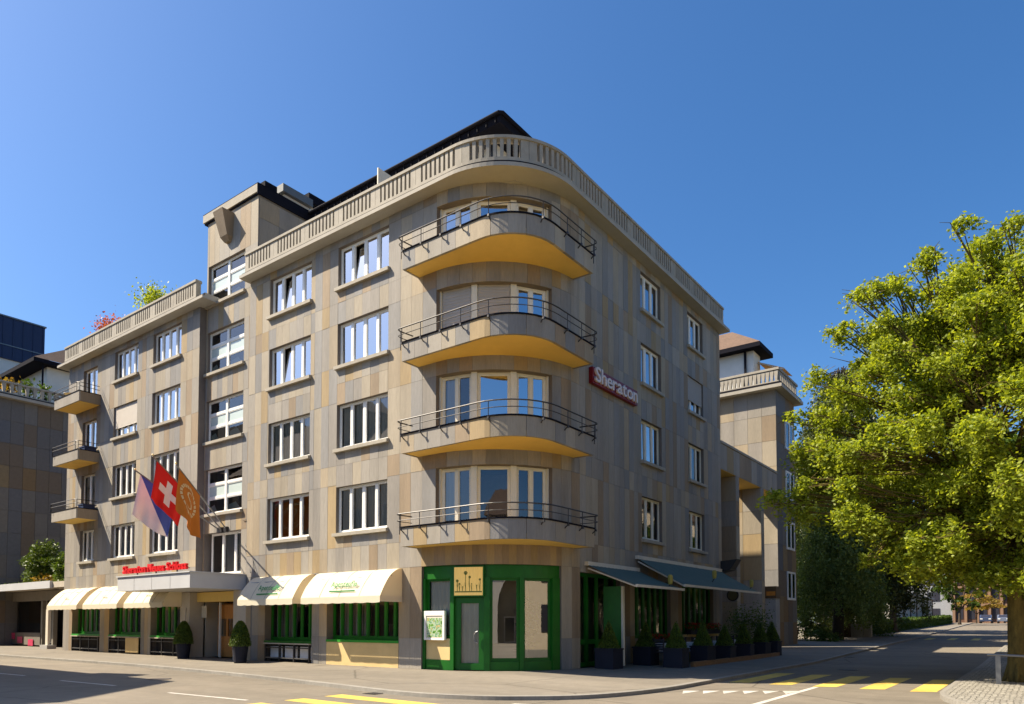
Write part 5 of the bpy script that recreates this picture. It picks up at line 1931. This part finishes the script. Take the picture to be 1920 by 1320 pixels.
def broadleaf(name, label, base, trunk_r, clumps, n_leaves, size, m, seed, bark=M_bark, fork=4.0, droop=.2, group=None, spread=.55):
    t = thing(name, label, 'tree', base, group=group)
    rnd = random.Random(seed)
    rs = np.random.RandomState(seed)
    q = MB()
    q.lathe([(trunk_r * 1.5, -.1), (trunk_r * 1.15, .25), (trunk_r, 1.0), (trunk_r * .9, fork * .6), (trunk_r * .82, fork)], bark, n=14)
    for k in range(5):
        a = k * 1.256 + rnd.random()
        q.tube([(math.cos(a) * trunk_r * .8, math.sin(a) * trunk_r * .8, .6), (math.cos(a) * trunk_r * 1.6, math.sin(a) * trunk_r * 1.6, -.08)], trunk_r * .22, bark, 6, r2=trunk_r * .3)
    tops = []
    for k in range(6):
        a = k * 1.05 + rnd.random() * .5
        rr = rnd.uniform(.6, 2.0)
        tp = Vector((math.cos(a) * rr, math.sin(a) * rr, fork + rnd.uniform(1.5, 4.0)))
        q.tube(branch_curve((0, 0, fork - .3), tp, .1, 4, rnd), trunk_r * .5, bark, 7, r2=trunk_r * .26)
        tops.append(tp)
    q.build('trunk', t, smooth=True)
    br = MB()
    for c, r in clumps:
        c = Vector(c)
        o = min(tops + [Vector((0, 0, fork))], key=lambda p: (p - c).length + (1.5 if p.z > c.z else 0))
        br.tube(branch_curve(o, c, .25, 5, rnd), max(.02, trunk_r * .16), bark, 5, r2=.012)
        for k in range(3):
            e = c + Vector((rnd.uniform(-1, 1), rnd.uniform(-1, 1), rnd.uniform(-.7, .5))) * r
            br.tube([c.lerp(o, .25), c.lerp(e, .5), e], .022, bark, 4, r2=.006)
    br.build('branches', t)
    tot = sum(r ** 2 for _, r in clumps)
    pts = []
    for c, r in clumps:
        n = int(n_leaves * r * r / tot)
        # sprays: leaves along short arching twigs inside each clump
        k = max(3, n // 26)
        d = rs.normal(size=(k, 3)); d /= np.linalg.norm(d, axis=1)[:, None]
        d[:, 2] *= .75
        rad = r * rs.uniform(.35, 1.0, k)[:, None]
        tip = np.array(c) + d * rad
        st = np.array(c) + d * rad * .35
        tt = rs.uniform(0, 1, (k, 26))
        p = st[:, None, :] + (tip - st)[:, None, :] * tt[:, :, None]
        p[:, :, 2] -= droop * r * tt ** 2
        p += rs.normal(size=p.shape) * .085 * r ** .5
        pts.append(p.reshape(-1, 3))
    leaf_cloud(np.concatenate(pts), size, m, 'crown', t, seed, spread, .15)
    return t


def dome_clumps(n, seed, prof, zr_, cx=0, cy=0, rmin=.7, rmax=1.2, squash=1.0):
    """clump centres filling a dome: prof(z) = radius at height z"""
    rnd = random.Random(seed)
    out = []
    while len(out) < n:
        z = rnd.uniform(*zr_)
        R_ = prof(z)
        if R_ <= .2:
            continue
        if rnd.random() > (R_ / 6.5) ** 1.2 + .1:
            continue
        f = math.sqrt(rnd.uniform(.12, 1.0))
        a = rnd.uniform(0, 2 * math.pi)
        w = 1 + .16 * math.sin(a * 3 + z) + .10 * math.sin(a * 5 - z * 1.7)
        r = R_ * f * w
        out.append(((cx + r * math.cos(a), cy + r * math.sin(a) * squash, z), rnd.uniform(rmin, rmax)))
    return out


def prof_street(z):
    ks = [(3.2, 2.8), (4.4, 5.4), (5.6, 6.9), (7.4, 7.3), (8.6, 6.6), (10.4, 5.3), (12.2, 4.8), (13.4, 3.8), (14.2, 2.6), (15.0, .6)]
    ks = [(3.0 + (a - 3.0) * .86, r_ * (.84 + .10 * math.sin(a * 2.1))) for a, r_ in ks]
    for (a, ra), (b, rb_) in zip(ks, ks[1:]):
        if a <= z <= b:
            return ra + (rb_ - ra) * (z - a) / (b - a) - .55
    return 0


TB0 = (12.35, 7.3, -.1)
cl = dome_clumps(340, 12, prof_street, (3.3, 12.6), .3, 1.2, .6, 1.15)
lobes = ((-5.23, -1.82, 7.14), (-4.54, -1.99, 8.16), (-3.86, -1.54, 9.47), (-3.17, -1.1, 10.61), (-2.99, -1.63, 11.4), (-2.4, -1.24, 12.1), (-1.37, -1.12, 12.4), (-.39, -1.03, 12.6), (-4.74, -2.63, 5.79), (-3.62, -2.4, 5.38), (-2.55, -2.21, 4.84), (-1.76, -2.23, 4.54), (-1.14, -2.35, 3.82), (-4.6, -.6, 6.4), (-3.9, -2.9, 6.6), (-2.9, -3.0, 7.2), (.5, -.5, 12.2), (1.3, 0, 12.0), (.2, .6, 11.5), (-1.2, -.2, 11.6), (.9, -1.6, 11.0), (-.4, -1.8, 10.6), (1.8, -1.2, 11.6), (-.6, -1.2, 3.3), (.3, -1.5, 3.0), (-1.8, -1.5, 3.8), (-2.6, -1.2, 4.2), (.5, .8, 3.2), (-3.6, -1.4, 5.0), (-3.4, -2.2, 8.6), (-2.4, -2.0, 9.6), (-1.4, -2.2, 8.4))
rl = random.Random(77)
for c in lobes:
    for k in range(4):
        cl.append(((c[0] + rl.gauss(0, .42) - .25, c[1] + rl.gauss(0, .5), c[2] + rl.gauss(0, .36) - .15), rl.uniform(.45, .85)))
broadleaf('street_tree', 'large bright green street tree overhanging the right edge of the picture', TB0, .22, cl, 340000, .11, L_tree, 5, M_barkmoss, 4.2, .35)

# weeping dark tree behind the arcade
def weeping(name, label, base, H, Rr, n_str, n_leaf, size, m, seed, low=.6):
    t = thing(name, label, 'tree', base)
    rs = np.random.RandomState(seed)
    rnd = random.Random(seed)
    q = MB(); q.tube([(0, 0, -.2), (.1, .1, H * .35), (0, .2, H * .7), (.1, 0, H * .97)], .42, M_bark, 10, r2=.06); q.build('trunk', t, smooth=True)
    pts = []
    br = MB()
    for k in range(n_str):
        a = rnd.uniform(0, 2 * math.pi)
        zt = H * (1 - rnd.random() ** 1.6 * .72)
        rmax = Rr * (1 - ((zt / H) ** 2.2)) ** .6 + .5
        rr = rmax * math.sqrt(rnd.uniform(.15, 1))
        x, y = rr * math.cos(a), rr * math.sin(a)
        if k % 3 == 0:
            br.tube(branch_curve((0, 0, min(zt + .5, H * .95)), (x, y, zt), .9, 5, rnd), .06, M_bark, 5, r2=.015)
        L = rnd.uniform(.25, .55) * zt + .6
        L = min(L * 1.25, zt - low)
        n = n_leaf // n_str
        tt = rs.uniform(0, 1, n) ** .8
        w = .16 + .26 * np.sin(np.pi * np.clip(tt * 1.1, 0, 1))
        p = np.stack([x * (1 + .06 * tt) + rs.normal(size=n) * w, y * (1 + .06 * tt) + rs.normal(size=n) * w, zt - L * tt + rs.normal(size=n) * .08], 1)
        pts.append(p)
    br.build('branches', t)
    leaf_cloud(np.concatenate(pts), size, m, 'crown', t, seed, 1.0, .9)
    return t


weeping('weeping_beech', 'dark weeping beech with hanging curtains of foliage behind the stone arcade', (.0, 45, 0), 22.0, 5.6, 760, 240000, .21, L_beech, 3, .6)
weeping('drooping_beech', 'smaller drooping beech hanging its branches beside the corner of the rear block', (.9, 38.2, .3), 12.0, 2.9, 170, 60000, .17, leaf_mat('leaf_olive', (.08, .12, .03), (.20, .26, .075), .35), 6, .4)


def round_crown(n, seed, R_, z0, z1, rmin, rmax):
    zc, hz = (z0 + z1) / 2, (z1 - z0) / 2
    return dome_clumps(n, seed, lambda z: R_ * math.sqrt(max(0, 1 - ((z - zc) / hz) ** 2)), (z0, z1), 0, 0, rmin, rmax)


broadleaf('dark_tree', 'dark broad tree over the far pavement beyond the weeping beech', (1.2, 60, .6), .32, round_crown(120, 8, 6.8, 4.2, 17, 1.1, 1.8), 70000, .34, L_beech, 8, M_bark, 4.8, .35)
broadleaf('dark_street_tree', 'shaded street tree standing behind the large bright tree', (13.4, 27, .1), .25, round_crown(100, 9, 5.6, 3.9, 12.5, .9, 1.5), 60000, .24, L_mid, 9, M_bark, 4.4, .35)
for k, (x, y, lb) in enumerate(((17.4, 14.5, 'pavement tree opposite the restaurant terrace'), (17.2, 22.0, 'second pavement tree from the sunny corner'), (17.0, 38, 'third pavement tree from the sunny corner'), (17.0, 46, 'fourth pavement tree from the sunny corner'), (17.0, 54, 'fifth pavement tree from the sunny corner'), (17.0, 62, 'sixth pavement tree from the sunny corner'))):
    o_ = copy_thing(bpy.data.objects['dark_street_tree'], (x, y, zr(y) + .1), k * 1.7, lb, 'pavement trees beyond the view')
    o_.scale = (.66, .66, .8)
broadleaf('small_tree', 'small fresh green tree beside the far end of the hedge', (3.6, 98, 1.2), .16, round_crown(40, 10, 3.1, 2.2, 9.5, .7, 1.2), 7000, .36, L_mid, 10, M_bark, 2.2, .3)
t = thing('layered_maple', 'low maple with flat orange green layers at the end of the street', 'tree', (4.6, 112, 1.3))
rs = np.random.RandomState(15)
pts = []
for k, (x, y, z, r) in enumerate(((0, 0, 4.6, 2.2), (1.2, .4, 3.8, 2.2), (-1.2, .2, 3.3, 1.6), (2.4, 0, 2.9, 1.6), (.2, -.5, 2.6, 1.6))):
    a = rs.uniform(0, 2 * math.pi, 420); rr = r * np.sqrt(rs.uniform(0, 1, 420))
    pts.append(np.stack([x + rr * np.cos(a), y + rr * np.sin(a), z - .12 * rr ** 2 + rs.normal(size=420) * .1], 1))
leaf_cloud(np.concatenate(pts), .32, L_orange, 'crown', t, 4, .3)
q = MB(); q.tube([(0, 0, -.1), (.1, 0, 1.6), (0, 0, 4.4)], .12, M_bark, 7, r2=.03); q.tube([(.1, 0, 1.5), (1.8, .2, 3.2)], .07, M_bark, 6, r2=.02); q.tube([(.1, 0, 1.5), (-1.3, 0, 3.0)], .06, M_bark, 6, r2=.02); q.build('trunk', t)

# garden shrubs, hedge, gate post
for k, (x, y, z, r, n_, lm, lb) in enumerate(((-.2, 47.5, 2.2, 1.6, 3600, L_mid, 'big fresh green shrub behind the pale gate post'), (-1.4, 44.5, 1.4, 1.4, 2600, L_beech, 'dark rounded shrub left of the pale gate post'), (.6, 53, 2.8, 1.7, 3200, L_mid, 'tall fresh green shrub at the near end of the hedge'), (-1.8, 37.5, 1.3, 1.3, 2400, L_beech, 'dark shrub under the weeping beech'), (.3, 36.0, .8, .9, 1400, L_mid, 'low green shrub at the foot of the weeping beech, by the pavement'))):
    t = thing('garden_shrub', lb, 'shrub', (x, y, zr(y) + .1), group='shrubs in the garden behind the hotel')
    rs = np.random.RandomState(k + 120)
    cl = rs.normal(size=(12, 3)) * (r * .5, r * .5, r * .4) + (0, 0, z * .6)
    pts = cl[rs.randint(0, 12, n_)] + rs.normal(size=(n_, 3)) * r * .24
    pts[:, 2] = np.maximum(pts[:, 2], .03)
    leaf_cloud(pts, .17, lm, 'foliage', t, k, .7)
    q = MB(); q.tube([(0, 0, 0), (.1, 0, z * .6)], .06, M_bark); q.build('stem', t)
hg = thing('hedge', 'long clipped green hedge along the far pavement', 'hedge', (1.0, 75, 0))
rs = np.random.RandomState(44)
nn_ = 15000
yy = rs.uniform(-26, 30, nn_); zz = rs.uniform(0, 1, nn_) ** .7; xx = rs.uniform(-.55, .55, nn_)
face = rs.uniform(0, 1, nn_)
xx = np.where(face < .55, .55 + rs.normal(size=nn_) * .05, xx); zz = np.where(face > .55, 1.0, zz)
base = -.2 + .0165 * (np.clip(yy + 75, 15, 112) - 15) + .1
leaf_cloud(np.stack([xx + .5 * np.sin(yy * .05), yy, base + zz * 1.15 + rs.normal(size=nn_) * .05], 1), .20, L_mid, 'foliage', hg, 7, .8)
q = MB()
for k in range(14):
    y0 = -26 + k * 4
    z0 = zr(75 + y0 + 2)
    xo = .5 * math.sin((y0 + 2) * .05)
    q.box(-.5 + xo, .5 + xo, y0, y0 + 4, z0 - .2, z0 + 1.2, M_core)
q.build('hedge_core', hg)
t = thing('gate_post', 'pale stone gate post at the corner of the garden', 'pillar', (1.55, 46, zr(46) + .1))
q = MB(); q.box(-.30, .22, -.25, .25, 0, 1.15, M_fascia); q.build('post', t)
q = MB(); q.box(-.34, .26, -.29, .29, 1.15, 1.25, M_coping); q.build('cap', t)
t = thing('garden_wall', 'low grey garden wall left of the gate post', 'wall', (-.9, 45.9, zr(45.9) + .1))
q = MB(); q.box(-2.2, 2.1, -.15, .15, 0, 1.05, M_concrete); q.build('wall_body', t)

# ================================================================== FAR END OF THE SIDE STREET
gr = thing('garage_block', 'low pale garage block with dark posts behind the hedge', 'building', (-1.2, 95, 1.2))
q = MB(); q.box(-8, 0, -17.5, 17, -1.2, 3.9, mat('garage_panel_white', (.36, .35, .31), .7, .05)); q.build('wall', gr)
q = MB(); q.box(-8.3, .35, -18, 17.3, 3.9, 4.15, M_concrete); q.build('roof_edge', gr)
for k in range(7):
    q = MB(); y = -17.3 + k * 5.7; q.box(.0, .12, y - .28, y + .28, -1.2, 3.88, M_iron); q.build('post', gr)
for k in range(36):
    q = MB(); y = -17 + k * .95; q.box(.002, .03, y + .03, y + .9, -1, 3.85, mat('garage_panel_white', (.6, .59, .54))); q.build('panel', gr)

fb_ = thing('brown_building', 'far brown facade with tall vertical piers closing the side street', 'building', (8, 152, 0))
q = MB(); q.box(-10, 30, 0, 12, 0, 24, mat('brown_stone', (.12, .065, .04), .8, .2)); q.build('wall', fb_)
q = MB(); q.box(-24, -10, 1, 12, 0, 20, mat('pale_grey_render', (.26, .27, .28), .8, .1)); q.build('side_wall', fb_)
M_pier = mat('far_pier_stone', (.21, .125, .075), .8, .15)
M_fp = mat('far_pane', (.03, .03, .04), .15, .1, spec=.6)
for k in range(20):
    x = -9.7 + k * 2.0
    q = MB(); q.box(x - .22, x + .22, -.55, 0, 0, 23, M_pier); q.build('pier', fb_)
    for j in range(6):
        z = 2.2 + j * 3.6
        q = MB(); q.box(x + .45, x + 1.55, -.06, -.01, z, z + 2.3, M_fp); q.build('window', fb_)
for j in range(6):
    q = MB(); q.box(-10, 30, -.32, 0, 1.2 + j * 3.6 + .0, 1.6 + j * 3.6, M_pier); q.build('string_course', fb_)
for k in range(3):
    for j in range(5):
        q = MB(); q.box(-22.5 + k * 4, -20.3 + k * 4, .9, .99, 2.5 + j * 3.4, 4.4 + j * 3.4, M_fp); q.build('window', fb_)

CARC = [(.05, .08, .22), (.16, .19, .26), (.03, .04, .09), (.12, .13, .15)]


def make_car(label, c, loc):
    t = thing('parked_car', label, 'car', loc, 0, 'cars parked at the end of the street')
    m = mat('car_paint_%s' % label.split()[0], c, .3, .03, coat=.8)
    q = MB()
    prof = [(-2.1, .35), (2.1, .35), (2.12, .75), (2.0, .88), (1.1, .98), (.45, 1.42), (-1.1, 1.45), (-1.85, 1.0), (-2.1, .9)]
    q.prism([(y, z) for y, z in prof], -.86, .86, m, 'x'); q.build('body', t)
    q = MB(); q.face([(-.72, -1.86, 1.02), (.72, -1.86, 1.02), (.62, -1.17, 1.42), (-.62, -1.17, 1.42)], M_fp); q.build('windscreen', t)
    for sx in (-1, 1):
        q = MB(); q.face([(sx * .865, -1.6, 1.0), (sx * .865, 1.0, 1.0), (sx * .865, .45, 1.36), (sx * .865, -1.05, 1.38)], M_fp); q.build('side_window', t)
        q = MB(); q.box(sx * .6 - .18, sx * .6 + .18, -2.13, -2.08, .68, .82, M_white); q.build('headlight', t)
        for sy in (-1.35, 1.35):
            q = MB(); q.prism([(sy + .32 * math.cos(a * .524), .32 + .32 * math.sin(a * .524)) for a in range(12)], sx * .70, sx * .90, M_iron, 'x'); w = q.build('wheel', t)
            q = MB(); q.prism([(sy + .18 * math.cos(a * .524), .32 + .18 * math.sin(a * .524)) for a in range(12)], sx * .90, sx * .915, M_steel, 'x'); q.build('rim', w)
    return t


zc = zr(128)
for k, (x, lb) in enumerate(((4.9, 'grey blue car, leftmost of those parked at the far end of the street'), (7.4, 'pale silver blue car parked between two others at the far end of the street'), (9.7, 'dark navy car, rightmost of those parked at the far end of the street'))):
    make_car(lb, [(.04, .055, .10), (.12, .14, .19), (.015, .02, .05)][k], (x, 130, zc))

# bollards, rack and pole by the big tree
for k, (y, lb) in enumerate(((33, 'nearer dark bollard with a white band on the right kerb'), (40, 'farther dark bollard with a white band on the right kerb'))):
    t = thing('bollard', lb, 'bollard', (11.75, y, zr(y) + .1), group='bollards on the right kerb')
    q = MB(); q.lathe([(.12, 0), (.12, .95), (.08, 1.02)], M_iron, n=12); q.build('post', t)
    q = MB(); q.lathe([(.125, .70), (.125, .88)], M_white, n=12); q.build('band', t)
t = thing('bicycle_rail', 'galvanised steel rail in front of the mossy tree trunk', 'rail', (12.15, 6.0, -.1))
q = MB(); q.box(-.26, -.14, -.03, .03, 0, .78, M_steel); q.build('post', t)
q = MB(); q.tube([(-.45, 0, .80), (-.2, 0, .80), (2.2, 0, .72)], .035, M_steel, 8); q.build('top_rail', t)
t = thing('street_pole', 'slim grey pole just left of the mossy tree trunk', 'pole', (11.75, 27, zr(27) + .1))
q = MB(); q.tube([(0, 0, 0), (0, 0, 3.3)], .05, M_steel, 8); q.build('pole_shaft', t)

# ================================================================== ACROSS THE STREET (seen in the glass and by their shadow)
def street_block(name, label, x0, x1, y0, y1, eave, ridge, wallm, roofm, nwin, rows, facing, seed):
    t = thing(name, label, 'building', ((x0 + x1) / 2, (y0 + y1) / 2, -.2))
    cx, cy = (x0 + x1) / 2, (y0 + y1) / 2
    q = MB(); q.box(x0 - cx, x1 - cx, y0 - cy, y1 - cy, 0, eave, wallm); q.build('wall', t)
    q = MB()
    q.prism([(y0 - cy - .5, eave), (y1 - cy + .5, eave), (0, ridge)], x0 - cx - .3, x1 - cx + .3, roofm, 'x'); q.build('roof', t)
    wm = MB(); wm.box(-.6, .6, -.03, .0, 0, 1.7, M_white); wm.box(-.52, .52, -.05, -.03, .08, 1.62, M_fp); wme = wm.mesh('window')
    if facing == 'y':
        for i in range(nwin):
            for j in range(rows):
                o = link('window', wme, t, loc=(x0 - cx + (x1 - x0) * (i + .5) / nwin, y1 - cy, 1.6 + j * 3.0)); o.rotation_euler = (0, 0, math.pi)
    return t


M_ochre_h = mat('ochre_house', (.45, .36, .24), .85, .08)
M_grey_h = mat('grey_house', (.30, .28, .26), .85, .08)
b1 = street_block('gabled_house', 'ochre gabled house across the street, outside the view', -38, -18.5, -26, -13.2, 13.2, 18.0, M_ochre_h, M_tile, 7, 4, 'y', 1)
q = MB(); q.box(2.6, 4.4, 3.2, 5.4, 13.2, 16.2, M_ochre_h); q.prism([(2.2, 16.2), (4.8, 16.2), (3.5, 17.4)], 3.0, 5.8, M_tile, 'y'); q.build('dormer', b1)
q = MB(); q.box(-3, -2, 1, 2, 15, 19.5, M_tile); q.build('chimney', b1)
b2 = street_block('grey_house', 'dark grey gabled house across the street, farther along', -68, -41, -28, -13.4, 14.5, 21.0, M_grey_h, M_roof, 9, 4, 'y', 2)
b3 = thing('arcade_house', 'pale house with an arched passage behind the viewpoint', 'building', (25, -25, -.2), math.pi / 4)
b4 = street_block('pale_house', 'unseen pale house added to bounce sunlight onto the shaded side street', 20, 32, 0, 74, 13.5, 17.5, mat('bounce_render', (.60, .50, .36), .85, .06), M_tile, 0, 0, 'x', 4)  # house added out of view as a bounce surface for the shaded facade
for i in range(16):
    for j in range(4):
        q = MB(); y = -35 + i * 4.5; q.box(-6.06, -6.0, y - .6, y + .6, 1.2 + j * 3.1, 2.9 + j * 3.1, M_fp); q.build('window', b4)
q = MB()
arch = [(0, 0), (-9, 0), (-9, 11), (13, 11), (13, 0), (7.6, 0)] + [(3.8 + 3.8 * math.cos(a * math.pi / 12), 3.2 + 3.8 * math.sin(a * math.pi / 12)) for a in range(13)]
q.prism(arch, -.4, .2, mat('pale_house', (.55, .50, .42), .85, .06), 'y'); q.box(-9, 13, -9, -3, 0, 11, mat('passage_wall', (.20, .17, .13), .9, .3, 1)); q.build('wall', b3)
for (xa, xb, za, zb) in ((.6, 1.6, 0, 2.3), (2.2, 3.6, .6, 2.4), (4.3, 5.7, .6, 2.4), (6.0, 7.0, 0, 2.3)):
    q = MB(); q.box(xa, xb, -2.99, -2.9, za, zb, M_ivory); q.box(xa + .1, xb - .1, -2.9, -2.86, za + .1, zb - .1, M_fp); q.build('window', b3)
q = MB(); q.prism([(-9.6, 11), (.7, 11), (-4, 14)], -9.4, 13.4, M_tile, 'x'); q.build('roof', b3)
for i in range(6):
    for j in (0, 1):
        if j == 0 and i == 1:
            continue
        q = MB(); x = -7.5 + i * 3.6; q.box(x - .7, x + .7, .2, .24, 5.4 + j * 2.8 - .0, 7.3 + j * 2.8, M_fp); q.build('window', b3)
